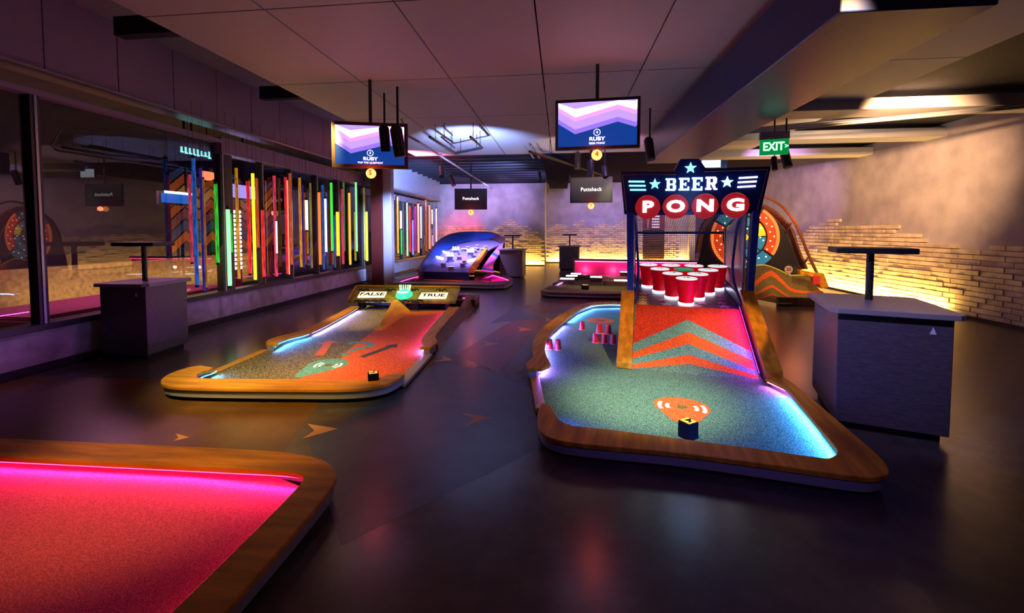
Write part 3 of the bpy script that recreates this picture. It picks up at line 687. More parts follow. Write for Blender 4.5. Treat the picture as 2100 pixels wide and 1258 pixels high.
# ================================================================== FRONT RIGHT LANE
F4 = frame(.8, 2.9, -10.3)
L4 = empty('mini_golf_lane', F4, 'large teal lane with blue under-rim lights at front right, cups on its mat', 'mini golf lane')
blue_led = em((.30, .45, 1), 5, 'blue_led'); cyan_led = em((.20, .60, 1), 7, 'cyan_led'); violet_led = em((.45, .22, 1), 6, 'violet_led'); pink_led = em((1, .1, .7), 14, 'pink_led'); magenta_led = em((1, .05, .55), 12, 'magenta_led')
oF = [(-1.06,.50),(-1.04,.27),(-.98,.05),(-.92,-.05),(-.84,-.10),(-.72,-.12),(-.46,-.10),(.01,-.05),(.5,-.04),(.95,-.04),(1.10,.0),(1.19,.10),(1.22,.3),(1.20,.68),(1.17,1.2),(1.14,1.6),(1.10,1.85)]
iF = [(-.97,.46),(-.93,.36),(-.88,.26),(-.83,.19),(-.76,.15),(-.66,.15),(-.46,.16),(.01,.16),(.5,.16),(.84,.15),(.92,.18),(.98,.26),(1.0,.36),(1.01,.7),(1.03,1.40),(.99,1.58),(.92,1.72)]
rim(L4, oF, iF, pair=4)
def led_lamps(Fm, pts, col, wpm, side, z=.090, step=.7, tilt=1.5):
    P = [Vector((p[0], p[1])) for p in pts]; L = sum((b-a).length for a, b in zip(P, P[1:])); n = max(1, int(round(L/step)))
    Q = resample(P, n+1)
    for a, b in zip(Q, Q[1:]):
        d = b-a; ln = d.length; d.normalize(); nn = Vector((-d.y, d.x))*side
        c = (a+b)/2
        l = bpy.data.lights.new('led_lamp', 'AREA'); l.shape = 'RECTANGLE'; l.size = ln; l.size_y = .012; l.energy = wpm*ln; l.color = col
        o = bpy.data.objects.new('led_lamp', l); C.objects.link(o)
        za = -Vector((nn.x*tilt, nn.y*tilt, -1)).normalized(); xa = Vector((d.x, d.y, 0)); xa = (xa-za*xa.dot(za)).normalized(); ya = za.cross(xa)
        mx = Matrix((xa, ya, za)).transposed().to_4x4(); mx.translation = Vector((c.x, c.y, z)); o.matrix_world = Fm @ mx
def led_path(pts, z, m, par, r=.006): 
    return MB().tube([(p[0], p[1], z) for p in pts], r, 6).build('led_strip', m, par)
ip = [(p.x, p.y) for p in cr(iF, 4)]
def off(pts, d):
    out = []
    for i, p in enumerate(pts):
        a = Vector(pts[max(0, i-1)]); b = Vector(pts[min(len(pts)-1, i+1)]); t = (b-a).normalized(); out.append((p[0]+t.y*d, p[1]-t.x*d))
    return out
ipo = off(ip, .03)
led_lamps(F4, ipo[4:44], (.02, .10, 1), 3, 1); led_lamps(F4, ipo[44:58], (.07, .30, 1), 22, 1); led_lamps(F4, ipo[58:], (.9, .12, .9), 8, 1, step=.3)
led_path(ipo[4:44], .100, em((.04, .12, 1), 4, 'deep_blue_led'), L4); led_path(ipo[44:58], .100, cyan_led, L4); led_path(ipo[58:], .100, pink_led, L4)
oL = [(-1.39,1.33),(-1.46,1.50),(-1.45,1.66),(-1.46,1.81),(-1.56,2.17),(-1.64,2.58),(-1.67,3.07),(-1.66,3.63),(-1.56,4.60),(-1.45,5.26),(-1.25,5.72),(-.97,5.93),(-.67,5.97),(.95,5.97)]
iL = [(-1.26,1.36),(-1.20,1.52),(-1.24,1.66),(-1.31,1.85),(-1.40,2.17),(-1.46,2.58),(-1.47,3.07),(-1.44,3.63),(-1.36,4.60),(-1.27,5.15),(-1.12,5.55),(-.90,5.74),(-.65,5.79),(.95,5.79)]
rim(L4, oL, iL, pair=4)
ipL = off([(p.x, p.y) for p in cr(iL, 4)], -.03)
led_lamps(F4, ipL[0:10], (.38, .14, 1), 13, -1, step=.3); led_lamps(F4, ipL[10:30], (.28, .18, 1), 9, -1); led_lamps(F4, ipL[30:], (.10, .28, 1), 13, -1)
led_path(ipL[0:8], .100, violet_led, L4); led_path(ipL[8:30], .100, em((.40, .32, 1), 5, 'indigo_led'), L4); led_path(ipL[30:], .100, blue_led, L4)
mt = MB()
outl = [(-1.0,.50),(-1.0,.15),(-.88,.0),(.95,.05),(1.1,.15),(1.10,1.6),(1.0,2.0),(.96,5.85),(-1.0,5.85),(-1.35,5.4),(-1.57,4.2),(-1.58,3),(-1.5,2.3),(-1.35,1.7),(-1.33,1.36),(-1.10,.55)]
mt.prism(outl, .012, .05, 0)
def M4(px, py, z=.0515):
    v = F4.inverted() @ Pz(px, py, z); return (v.x, v.y, z)
# orange ball-reader mark: rounded drop with a point towards the player
c0 = (.09, .955)
dr = [(c0[0]+.235*math.cos(t), c0[1]+.04+.20*math.sin(t), .0520) for t in [R(-20+220*i/24) for i in range(25)]]+[(c0[0]-.10, .68, .052), (c0[0]-.04, .63, .052), (c0[0]+.04, .63, .052), (c0[0]+.10, .68, .052)]
mt.poly(dr, 1)
for sx in (-1, 1):
    for rr in (.105, .17):
        arc = [(c0[0]+sx*rr*math.cos(t), c0[1]+.02+rr*math.sin(t)) for t in [R(-27+54*i/10) for i in range(11)]]
        arc2 = [(c0[0]+sx*(rr+.034)*math.cos(t), c0[1]+.02+(rr+.034)*math.sin(t)) for t in [R(-24+48*i/10) for i in range(11)]]
        mt.strip([(*a, .0526) for a in arc], [(*a, .0526) for a in arc2], 2)
mt.poly([(c0[0]+.045*math.cos(t), c0[1]+.02+.045*math.sin(t), .0530) for t in [2*PI*i/16 for i in range(16)]], 3)
# round target
for rr, mi, zz in ((.24, 1, .052), (.09, 4, .0526)):
    mt.poly([(-.93+rr*math.cos(2*PI*i/28), 4.45+rr*math.sin(2*PI*i/28), zz) for i in range(28)], mi)
mt.build('playing_mat', [M['teal'], M['orange'], em((1, 1, 1), .5, 'white_arc'), M['olive'], M['red_c']], L4)
MB().box((-.04, -.395, .018), (.05, .395, .056), 0, Matrix.Translation((-1.21, .96, 0)) @ Matrix.Rotation(R(17.5), 4, 'Z')).build('entry_strip', M['wood'], L4)
MB().prism([(-1.08,.5),(-.95,.12),(-.84,.03),(.95,.06),(1.08,.2),(1.08,2),(.9,5.7),(-1.0,5.7),(-1.5,4),(-1.5,2.6),(-1.33,1.4)], 0, .02).build('base_board', M['kick'], L4)
# ramp
ry0, rz0, ry1, rz1 = 1.93, .053, 3.0, .60; rs = (rz1-rz0)/(ry1-ry0)
xa, xb = -.35, .935
rm = MB(); rm.add([(xa, ry0, rz0), (xb, ry0, rz0), (xb, ry1, rz1), (xa, ry1, rz1), (xa, ry0, .05), (xb, ry0, .05), (xb, ry1, .05), (xa, ry1, .05)], [(0,1,2,3), (0,4,5,1), (1,5,6,2), (3,7,4,0)], 0)
nrm = Vector((0, -rs, 1)).normalized()
def RP(px, py, k=1):
    v = hit(F4, px, py, ry0, rz0, rs); v.x = min(max(v.x, xa), xb); v.y = min(max(v.y, ry0), ry1); v.z = rz0+rs*(v.y-ry0); return v+nrm*(.002*k)
def bandR(a, b, mi, k=1):
    rm.poly([RP(*p, k) for p in a]+[RP(*p, k) for p in b[::-1]], mi)
b0 = [(1294,705),(1410,656),(1541,722)]; b1 = [(1294,723),(1412,682),(1543,740)]; b2 = [(1292,736),(1412,706),(1547,760)]; b3 = [(1292,747),(1412,728),(1552,771)]; b4 = [(1292,757),(1413,747),(1556,779)]
top = [(1305,625),(1410,628),(1524,634)]
for A, B, mi in ((top, b0, 1), (b0, b1, 2), (b1, b2, 3), (b2, b3, 2), (b3, b4, 3)):
    for j in (0, 1): rm.poly([RP(*A[j]), RP(*B[j]), RP(*B[j+1]), RP(*A[j+1])], mi)
rm.build('ramp', [M['teal'], M['red_c'], M['teal_mark'], M['orange']], L4)
def ramp_rail(x0, x1, yA, zA, yB, zB):
    TT = Matrix(((0,0,1,0),(1,0,0,0),(0,1,0,0),(0,0,0,1)))
    MB().prism([(yA, zA-.07), (yA, zA), (yB, zB), (yB, zB-.07)], x0, x1, 0, TT).build('ramp_rail', M['wood'], L4, bevel=.006)
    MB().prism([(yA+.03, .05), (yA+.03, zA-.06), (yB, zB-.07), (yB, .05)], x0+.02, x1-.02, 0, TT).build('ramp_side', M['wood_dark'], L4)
ramp_rail(-.52, -.352, 1.90, .125, 3.03, .79)
ramp_rail(.937, 1.095, 1.80, .20, 3.03, .85)
for px, py in ((1166, 870), (1205, 882), (1404, 910), (1633, 943), (1684, 950)):
    v = F4.inverted() @ Pz(px, py, .147)
    MB().lathe([(.007, .145), (.007, .148), (0, .149)], 10, 0, Matrix.Translation((v.x, v.y, 0))).build('screw', M['steel'], L4)

MB().tube([(.928, 1.98, .11), (.928, 3.0, .64)], .004, 6).build('led_strip', em((.8, .1, 1), .8, 'orchid_led'), L4)
_l = bpy.data.lights.new('led_lamp', 'AREA'); _l.shape = 'RECTANGLE'; _l.size = 1.15; _l.size_y = .03; _l.energy = 7; _l.color = (.72, .04, 1)
_o = bpy.data.objects.new('led_lamp', _l); C.objects.link(_o)
_x = Vector((0, 1, rs)).normalized(); _d = (Vector((-1, 0, 0))*1.0 - nrm*.45).normalized(); _z = -_d; _x = (_x-_z*_x.dot(_z)).normalized(); _y = _z.cross(_x)
_m = Matrix((_x, _y, _z)).transposed().to_4x4(); _m.translation = Vector((.92, 2.46, .053+rs*.53))+nrm*.10; _o.matrix_world = F4 @ _m
# tee markers
def marker(Fm, x, y, rot, h, num, lab, s=.15):
    root = empty('tee_marker', Fm @ frame(x, y, rot), lab, 'marker')
    MB().box((-s/2, -s/2, .0), (s/2, s/2, h)).build('marker_body', M['matte'], root, bevel=.008)
    q = s/2-.012
    m = MB().box((-q, -q, h), (q, q, h+.004), 0).text(num, s*1.0, Matrix.Translation((0, 0, h+.0045)) @ Matrix.Rotation(R(-rot-10), 4, 'Z'), s*.018, .001, 1)
    m.build('number_plate', [M['yellow'], M['ink']], root)
    return root
mk = marker(F4, .085, .40, 46, .125, '4', 'tall black tee marker with yellow number 4 on the front right lane', .105)
mk.location.z = .05

# small red cups upside down on the mat
def small_cup(x, y, z, lab):
    root = empty('plastic_cup', F4 @ Matrix.Translation((x, y, z)), lab, 'cup', 'small red cups on the teal lane')
    MB().lathe([(.048, 0), (.050, .003), (.048, .008), (.046, .01), (.034, .128), (.030, .131), (0, .131)], 20).build('cup_body', M['red_small'], root, smooth=True)
    MB().lathe([(.049, 0), (.054, .002), (.054, .008), (.049, .010)], 20).build('cup_rim', mat('cup_rim', (.9, .55, .5), .3) if 'cup_rim' not in bpy.data.materials else bpy.data.materials['cup_rim'], root, smooth=True)
def cup_at(px, py, z=.05):
    v = F4.inverted() @ Pz(px, py, z); return v.x, v.y
for px, py, z, lab in ((1127, 717, 0, 'red plastic cup upside down nearest the left rail of the teal lane'), (1144, 718, 0, 'red upside-down cup just right of the one against the left rail'),
                       (1194, 677, 0, 'lone red upside-down cup near the round orange target'), (1221, 703.5, 0, 'bottom left red cup of the little pyramid on the teal mat'),
                       (1239, 705, 0, 'bottom middle red cup of the little pyramid on the teal mat'), (1257, 706, 0, 'bottom right red cup of the little pyramid beside the ramp rail')):
    x, y = cup_at(px, py); small_cup(x, y, .0535, lab)
x1_, y1_ = cup_at(1221, 703.5); x2_, y2_ = cup_at(1239, 705); x3_, y3_ = cup_at(1257, 706)
small_cup((x1_+x2_)/2-.005, (y1_+y2_)/2, .186, 'upper left red cup of the little pyramid on the teal mat'); small_cup((x2_+x3_)/2-.005, (y2_+y3_)/2, .186, 'upper right red cup of the little pyramid on the teal mat')

# ================================================================== CUP GAME MACHINE
AM = empty('arcade_machine', F4 @ Matrix.Translation((.32, 3.0, 0)), 'navy cup-throwing machine with lit sign and net at the top of the ramp', 'arcade machine')
# child coordinates: lane x minus .32, lane y minus 3.0
XL, XR = -.355-.32, .94-.32
pz = lambda y: .62+.095*y       # platform height at depth y behind the ramp top
pl = MB(); pl.add([(XL, 0.002, .05), (XR, 0.002, .05), (XR, 1.55, .05), (XL, 1.55, .05), (XL, 0.002, pz(0)-.02), (XR, 0.002, pz(0)-.02), (XR, 1.55, pz(1.55)), (XL, 1.55, pz(1.55))], [(0,3,2,1),(4,5,6,7),(0,1,5,4),(1,2,6,5),(2,3,7,6),(3,0,4,7)], 0)
for i, (sx_, sy_, mi) in enumerate([(-.56,.13,2),(-.56,.27,2),(-.56,.02,2),(-.56,.42,2),(-.25,.08,1),(.12,.06,1),(.45,.10,1),(.45,.28,1),(.48,.46,1),(.2,.22,1),(-.3,.3,1),(.5,.64,1),(-.56,.6,2)]):
    st = star(sx_, sy_, .10, R(90)); pl.poly([(a, max(b, .006), pz(max(b, .006))-.02+.021*max(b, .006)/1.55+.003) for a, b in st], mi)
pl.build('cup_platform', [mat('platform_top', (.07, .05, .15), .45), mat('star_lilac', (.55, .40, .90), .5), mat('star_gold', (1, .80, .35), .5)], AM)
# posts
def post(x0, x1, lean):
    z0, z1 = (.79, 1.84)
    MB().add([(x0, .02, z0), (x1, .02, z0), (x1, .16, z0), (x0, .16, z0), (x0+lean, -.10, z1), (x1+lean, -.10, z1), (x1+lean, .04, z1), (x0+lean, .04, z1)],
             [(0,3,2,1),(4,5,6,7),(0,1,5,4),(1,2,6,5),(2,3,7,6),(3,0,4,7)]).build('front_post', M['navy'], AM, bevel=.006)
post(-.445-.32, -.36-.32, -.015); post(1.015-.32, 1.095-.32, .02)
# curved side panels: bulge of acrylic from posts back
for s_, x0, lab in ((-1, XL-.02, 0), (1, XR+.04, 0)):
    prof = [(.14, .66), (.06, .95), (.05, 1.2), (.02, 1.5), (-.04, 1.84), (.5, 1.78), (1.30, 1.60), (1.30, .78)]
    TT = Matrix(((0,0,1,0),(1,0,0,0),(0,1,0,0),(0,0,0,1)))
    MB().prism(prof, x0-.012, x0+.012, 0, TT).build('side_panel', M['clear'], AM, bevel=.004)
    # rounded inner cheek rail
    pts = cr([(x0-s_*.02, .02, 1.83), (x0-s_*.03, .30, 1.70), (x0-s_*.05, .40, 1.35), (x0-s_*.07, .36, 1.02), (x0-s_*.05, .15, .80), (x0-s_*.02, .0, .66)], 5)
    MB().tube(pts, .018, 8).build('cheek_rail', M['navy'], AM, smooth=True)
    MB().box((x0-.02, 1.27, .6), (x0+.02, 1.33, 1.62)).build('back_post', M['navy_dark'], AM)
    MB().add([(x0-.03, .15, .05), (x0+.03, .15, .05), (x0+.03, 1.45, .05), (x0-.03, 1.45, .05), (x0-.03, .05, .75), (x0+.03, .05, .75), (x0+.03, 1.45, .86), (x0-.03, 1.45, .86)], [(0,3,2,1),(4,5,6,7),(0,1,5,4),(1,2,6,5),(2,3,7,6),(3,0,4,7)]).build('lower_side', M['navy_dark'], AM)
MB().box((XL, 1.28, 1.545), (XR, 1.32, 1.585)).build('net_bar', M['navy'], AM)
MB().box((XL, -.06, 1.80), (XR, -.02, 1.84)).build('front_bar', M['navy'], AM)
def net(P00, P10, P01, P11, nu, nv, name):
    m = MB(); P00, P10, P01, P11 = map(Vector, (P00, P10, P01, P11))
    for i in range(nu+1):
        t = i/nu; a = P00.lerp(P10, t); b = P01.lerp(P11, t); m.tube([a, b], .0022, 3)
    for j in range(nv+1):
        t = j/nv; a = P00.lerp(P01, t); b = P10.lerp(P11, t); m.tube([a, b], .0022, 3)
    return m.build(name, mat('net_cord_'+name, (.03, .03, .05), .6), AM)
net((XL, 1.30, .74), (XR, 1.30, .74), (XL, 1.30, 1.55), (XR, 1.30, 1.55), 40, 25, 'back_net')
net((XL, 1.30, 1.56), (XR, 1.30, 1.56), (XL, 0, 1.86), (XR, 0, 1.86), 40, 38, 'roof_net')
# sign board: trapezoid box leaning forward with a bump holding the top star
SG = frame(0, -.04, 0, 1.80) @ Matrix.Rotation(R(6), 4, 'X')      # x right, z up in sign plane, -y towards the player
SL = F4 @ Matrix.Translation((.32, 3.0, 0)) @ SG
def sg(px, py): v = hit(SL, px, py, -.0); return (v.x, v.z)
outline = [sg(1280,440), sg(1272,352), sg(1382,352), sg(1396,326), sg(1434,326), sg(1448,346), sg(1582,341), sg(1560,438)]
S = MB(); TS = SG
def sx(pts, y, n=-.01): return [(a, y, b) for a, b in pts], (0, n, 0)
S.slab([(a, .20, b) for a, b in outline], (0, -.20, 0), 0, TS); S.build('sign_box', M['navy_dark'], AM, bevel=.01)
# thin coloured edge line
ol = [sg(1285,433), sg(1277,359), sg(1386,358)]; o2 = [sg(1444,352), sg(1574,348), sg(1553,431)]
S = MB(); S.tube([(a, -.008, b) for a, b in ol], .006, 6, 0, TS).tube([(a, -.008, b) for a, b in o2], .006, 6, 0, TS); S.build('sign_piping', mat('copper_line', (.30, .09, .06), .4), AM)
lit = em((.42, .80, 1), 2.2, 'sign_lit'); litg = em((.25, .95, .80), 1.9, 'sign_lit_green'); litw = em((.85, .85, 1), 2.4, 'sign_lit_white')
def starpx(px, py, rpx, mm, name):
    c = sg(px, py); e = sg(px+rpx, py); r_ = e[0]-c[0]
    S = MB(); S.slab([(a, -.002, b) for a, b in star(c[0], c[1], r_)], (0, -.018, 0), 0, TS); return S.build(name, mm, AM)
starpx(1416, 345, 13, litg, 'sign_star'); starpx(1343, 378, 12.5, litg, 'sign_star'); starpx(1491, 374, 13.5, lit, 'sign_star')
for rows, mm in (([(1289,1322,371.5),(1290,1324,380),(1292,1325,388.5)], litg), ([(1515,1553,364.5),(1513,1551,373.5),(1512,1549,383)], litw)):
    S = MB()
    for a, b, yy_ in rows:
        p = sg(a, yy_+1.8); q = sg(b, yy_+(-1.2 if mm is litw else 1.2)+.0)
        t = .011
        S.slab([(p[0], -.002, p[1]-t+.005), (q[0], -.002, q[1]-t), (q[0], -.002, q[1]+t), (p[0], -.002, p[1]+t+.005)], (0, -.016, 0), 0, TS)
    S.build('sign_stripes', mm, AM)
# slab letters BEER
def letter(polys, px0, px1, py0, py1, mm, name):
    a = sg(px0, py1); b = sg(px1, py1); c = sg(px0, py0)
    W_, H_ = b[0]-a[0], c[1]-a[1]; S = MB()
    for pl_ in polys: S.slab([(a[0]+u*W_, -.002, a[1]+v*H_+(b[1]-a[1])*u) for u, v in pl_], (0, -.018, 0), 0, TS)
    return S.build(name, mm, AM)
bx = lambda x0, y0, x1, y1: [(x0, y0), (x1, y0), (x1, y1), (x0, y1)]
Ee = [bx(.12,0,.42,1), bx(0,0,.2,.14), bx(0,.86,.2,1), bx(.4,0,1,.16), bx(.84,.16,1,.32), bx(.4,.84,1,1), bx(.84,.68,1,.84), bx(.4,.43,.68,.57), bx(.6,.36,.72,.64)]
Bb = [bx(.12,0,.40,1), bx(0,0,.2,.14), bx(0,.86,.2,1), bx(.38,.86,.86,1), bx(.38,.44,.86,.58), bx(.38,0,.88,.15), [(.70,.86),(.86,1),(.98,.88),(.98,.62),(.86,.52),(.70,.58)], [(.70,.15),(.70,.44),(.88,.54),(1,.42),(1,.12),(.88,0)]]
Rr = [bx(.12,0,.40,1), bx(0,0,.52,.14), bx(0,.86,.2,1), bx(.38,.86,.84,1), bx(.38,.42,.84,.56), [(.66,.86),(.84,1),(.96,.88),(.96,.56),(.84,.44),(.66,.56)], [(.5,.44),(.76,.46),(.90,.12),(1.02,.12),(1.02,0),(.74,0)]]
for pl_, a, b, t_, u_, mm in ((Bb, 1364.5, 1386, 366, 391.5, lit), (Ee, 1391.5, 1413, 365, 391, lit), (Ee, 1418, 1440, 364, 391, lit), (Rr, 1446, 1470, 363, 389.5, litw)):
    letter(pl_, a, b, t_, u_, mm, 'sign_letter')
# round red discs with P O N G
for ch, px, py, rp in (('P', 1328, 425, 25.8), ('O', 1385, 424, 26.8), ('N', 1445, 422.5, 27.8), ('G', 1507, 421, 29)):
    c = sg(px, py); r_ = sg(px+rp, py)[0]-c[0]
    T = TS @ Matrix.Translation((c[0], -.02, c[1])) @ Matrix.Rotation(PI/2, 4, 'X')
    d_ = MB().lathe([(r_*.96, -.03), (r_, -.02), (r_, .012), (r_*.95, .022), (0, .024)], 40, 0, T).build('sign_disc', mat('disc_red_'+ch, (.34, .015, .02), .4, emit=(.8, .02, .03), es=.30), AM, smooth=True)
    MB().text(ch, r_*1.28, T @ Matrix.Translation((0, 0, .030)), .0085, .008, 0, 1.35).build('disc_letter', em((.92, .97, 1), 2.6, 'disc_letters'), d_)
point(tuple(SL @ Vector((0, -.35, .2))), (.3, .5, 1), 3, .2)

# the ten glowing cups
def big_cup(x, y, txt, green, lab):
    z = pz(y-3.0)-.02+.021*(y-3)/1.55
    root = empty('giant_cup', F4 @ Matrix.Translation((x, y, z)) @ Matrix.Rotation(R(4), 4, 'X'), lab, 'cup', 'ten giant cups on the platform')
    MB().lathe([(.092, 0), (.100, .004), (.100, .022), (.092, .026)], 28).build('glow_base', em((.75, .80, 1), 7, 'cup_glow'), root, smooth=True)
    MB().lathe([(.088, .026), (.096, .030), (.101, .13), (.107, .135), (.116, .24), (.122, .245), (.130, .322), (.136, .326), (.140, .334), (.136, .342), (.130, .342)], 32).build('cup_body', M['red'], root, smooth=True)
    l_ = MB().lathe([(.133, .343), (.136, .349), (.130, .352), (0, .352)], 32).build('cup_lid', em((.01, .45, .22), .55, 'lid_green') if green else em((.85, .88, .92), .9, 'lid_white'), root, smooth=True)
    if green: l_['label'] = 'green lid'
    if txt: MB().text(txt, .085, Matrix.Translation((0, .045, .3535)), .002, .0005).build('lid_number', M['ink'], l_)
rows = [(3.15, 1, ['+8']), (3.455, 2, ['+8', '+8']), (3.765, 3, ['+6', None, '+6']), (4.08, 4, ['+4']*4)]
nm = {1: ['front cup']}
for y_, n_, tx in rows:
    for k in range(n_):
        x_ = .315+.02*(y_-3.15)*1.2+(k-(n_-1)/2)*.33
        if n_ == 1: lab = 'giant red cup with white lid at the front tip of the triangle'
        elif n_ == 2: lab = 'giant red cup in the second row of the triangle, %s one' % ('left' if k == 0 else 'right')
        elif n_ == 3: lab = ['giant red cup marked +6 at the left of the third row', 'giant cup with the green lid in the middle of the triangle', 'giant red cup marked +6 at the right of the third row'][k]
        else: lab = 'giant red cup marked +4 in the back row, ' + ['leftmost by the net edge', 'behind and left of the green lid', 'behind and right of the green lid', 'rightmost by the side panel'][k]
        big_cup(x_, y_, tx[k], tx[k] is None, lab)

# ================================================================== LEFT LANE with FALSE / TRUE board
F5 = frame(-2.6, 3.62, 2.3)
L5 = empty('mini_golf_lane', F5, 'olive and orange lane with question mark at left, leading to the FALSE and TRUE board', 'mini golf lane')
o5 = [(1.05,.50),(1.04,.38),(.98,.20),(.84,.09),(.61,.03),(.2,0),(-.5,-.03),(-.90,-.03),(-1.12,.02),(-1.26,.14),(-1.34,.32),(-1.32,.50),(-1.24,.60)]
i5 = [(.95,.52),(.90,.46),(.84,.38),(.72,.30),(.50,.26),(.2,.25),(-.5,.23),(-.88,.22),(-.98,.25),(-1.04,.32),(-1.05,.40),(-1.03,.48),(-1.05,.54)]
rim(L5, o5, i5, pair=4, wood=M['wood_x'])
p5 = off([(p.x, p.y) for p in cr(i5, 4)], .03)
led_lamps(F5, p5[32:], (.05, .35, 1), 14, -1, step=.25)
led_path(p5[32:], .100, em((.05, .45, 1), 5, 'azure_led'), L5)
oa = [(-1.12,1.52),(-1.20,1.68),(-1.19,1.88),(-1.08,2.15),(-1.08,2.6),(-1.14,3.3),(-1.24,4.25)]
ia = [(-.93,1.47),(-1.0,1.62),(-1.0,1.84),(-.90,2.10),(-.90,2.6),(-.97,3.3),(-1.08,4.25)]
rim(L5, oa, ia, pair=5)
pa = off([(p.x, p.y) for p in cr(ia, 5)], -.03)
led_lamps(F5, pa[1:17], (.04, .26, 1), 22, -1, step=.35); led_lamps(F5, pa[17:], (.30, .32, 1), 16, -1)
led_path(pa[2:17], .100, em((.05, .45, 1), 6, 'azure_led2'), L5); led_path(pa[17:], .100, em((.40, .42, 1), 3, 'peri_led'), L5)
ob = [(1.05,1.48),(1.07,1.64),(1.06,1.80),(.97,2.05),(.93,2.6),(.90,3.3),(.86,4.3)]
ib = [(.92,1.46),(.93,1.58),(.85,1.76),(.80,2.08),(.76,2.6),(.72,3.3),(.66,4.3)]
rim(L5, ob, ib, pair=5, kick=True)
pb = off([(p.x, p.y) for p in cr(ib, 5)], .03)
led_lamps(F5, pb[:11], (.35, .10, 1), 13, 1, step=.3); led_lamps(F5, pb[11:], (.45, .05, 1), 5, 1)
led_path(pb[:11], .100, em((.55, .25, 1), 6, 'violet_led2'), L5); led_path(pb[11:], .100, em((.75, .1, 1), 3, 'purple_led'), L5)
# leaning outer side panel
A_ = [(p.x, p.y, .112) for p in cr(ob[3:], 4)]; A_ += [(.90, 4.9, .30), (1.0, 5.3, .22)]
B_ = [(1.05, 1.9+i*(5.4-1.9)/(len(A_)-1), .0) for i in range(len(A_))]
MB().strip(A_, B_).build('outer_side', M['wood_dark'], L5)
m5 = MB()
m5.prism([(-1.1,.45),(-1.1,.15),(-.9,.06),(.6,.1),(.95,.3),(.98,.55),(.98,1.5),(.92,2.0),(.76,4.5),(-1.18,4.5),(-1.05,3.0),(-1.0,2.2),(-1.12,1.6),(-1.13,.6)], .012, .05, 0)
def Q5(px, py): v = F5.inverted() @ Pz(px, py, .05); return (v.x, v.y)
org = [Q5(*p) for p in [(608,779),(655,762),(680,752),(700,735),(722,712),(755,688),(775,672),(790,655),(806,642)]]
og = cr(org, 3); og = [(p.x, p.y) for p in og]
right = [(.76, 4.5), (.80,3.3), (.86,2.4), (.96,1.9), (.98,1.5), (.98,.5), (.92,.3), (.6,.12), (.1,.12)]
m5.poly([(a, b, .0515) for a, b in og+right][::-1], 1)
# drop mark, arrows, question mark
c5 = (-.04, .98)
ang = R(205)
dp = []
for i in range(25):
    t = R(-100+200*i/24); x_, y_ = .225*math.cos(t)+.03, .225*math.sin(t); dp.append((x_, y_))
dp += [(-.24, .13), (-.40, .05), (-.43, 0), (-.40, -.05), (-.24, -.13)]
rot = R(76)
dp = [(c5[0]+a*math.cos(rot)-b*math.sin(rot), c5[1]+a*math.sin(rot)+b*math.cos(rot), .0522) for a, b in dp]
m5.poly(dp, 2)
for s_ in (-1, 1):
    for rr in (.08, .13):
        A = [(c5[0]+.03+s_*rr*math.cos(t), c5[1]+rr*math.sin(t), .0528) for t in [R(-40+80*i/8) for i in range(9)]]
        B = [(c5[0]+.03+s_*(rr+.028)*math.cos(t), c5[1]+(rr+.028)*math.sin(t), .0528) for t in [R(-36+72*i/8) for i in range(9)]]
        m5.strip(A, B, 3)
m5.poly([(c5[0]+.03+.045*math.cos(2*PI*i/16), c5[1]+.045*math.sin(2*PI*i/16), .0530) for i in range(16)], 0)
def arrow(a, b, wd, hw, hl, mi):
    a, b = Vector(a), Vector(b); d = (b-a).normalized(); n = Vector((-d.y, d.x)); h = b-d*hl
    m5.poly([(*p, .0524) for p in (a-n*wd, h-n*wd, h-n*hw, b, h+n*hw, h+n*wd, a+n*wd)], mi)
arrow(Q5(655, 730), Q5(676, 699), .055, .15, .16, 1)
arrow(Q5(742, 733), Q5(816, 706), .045, .11, .16, 4)
qa = [Q5(*p) for p in [(713,707),(725,703.5),(742,703),(757,705),(762,708.5),(755,712),(740,715),(727,718),(719,721)]]
qv = cr(qa, 3); qi = []
for i, p in enumerate(qv):
    a = qv[max(0, i-1)]; b = qv[min(len(qv)-1, i+1)]; t = (b-a).normalized(); qi.append((p, Vector((-t.y, t.x))))
m5.strip([(p.x+n.x*.045, p.y+n.y*.045, .0526) for p, n in qi], [(p.x-n.x*.045, p.y-n.y*.045, .0526) for p, n in qi], 2)
q0 = Q5(709, 727); m5.poly([(q0[0]+.06*math.cos(2*PI*i/12), q0[1]+.06*math.sin(2*PI*i/12), .0526) for i in range(12)], 2)
m5.build('playing_mat', [M['olive'], M['orange'], M['teal_mark'], em((1, 1, 1), .5, 'white_arc'), mat('dark_inlay', (.05, .06, .04), .95, noise=.4, nscale=170, bump=.4)], L5)
MB().box((-1.19, .60, .018), (-1.09, 1.54, .056)).build('entry_strip', M['wood'], L5)
MB().box((.96, .46, .018), (1.07, 1.50, .056)).build('entry_strip', mat('grey_strip', (.35, .32, .33), .5), L5)
MB().prism([(-1.2,.35),(-1.0,.08),(.6,.1),(.98,.3),(.98,5.0),(-1.15,5.0),(-1.15,.6)], 0, .02).build('base_board', M['kick'], L5)
marker(F5, .80, .30, 25, .07, '5', 'low black tee marker with yellow number 5 on the left lane rim', .10).location.z = .145
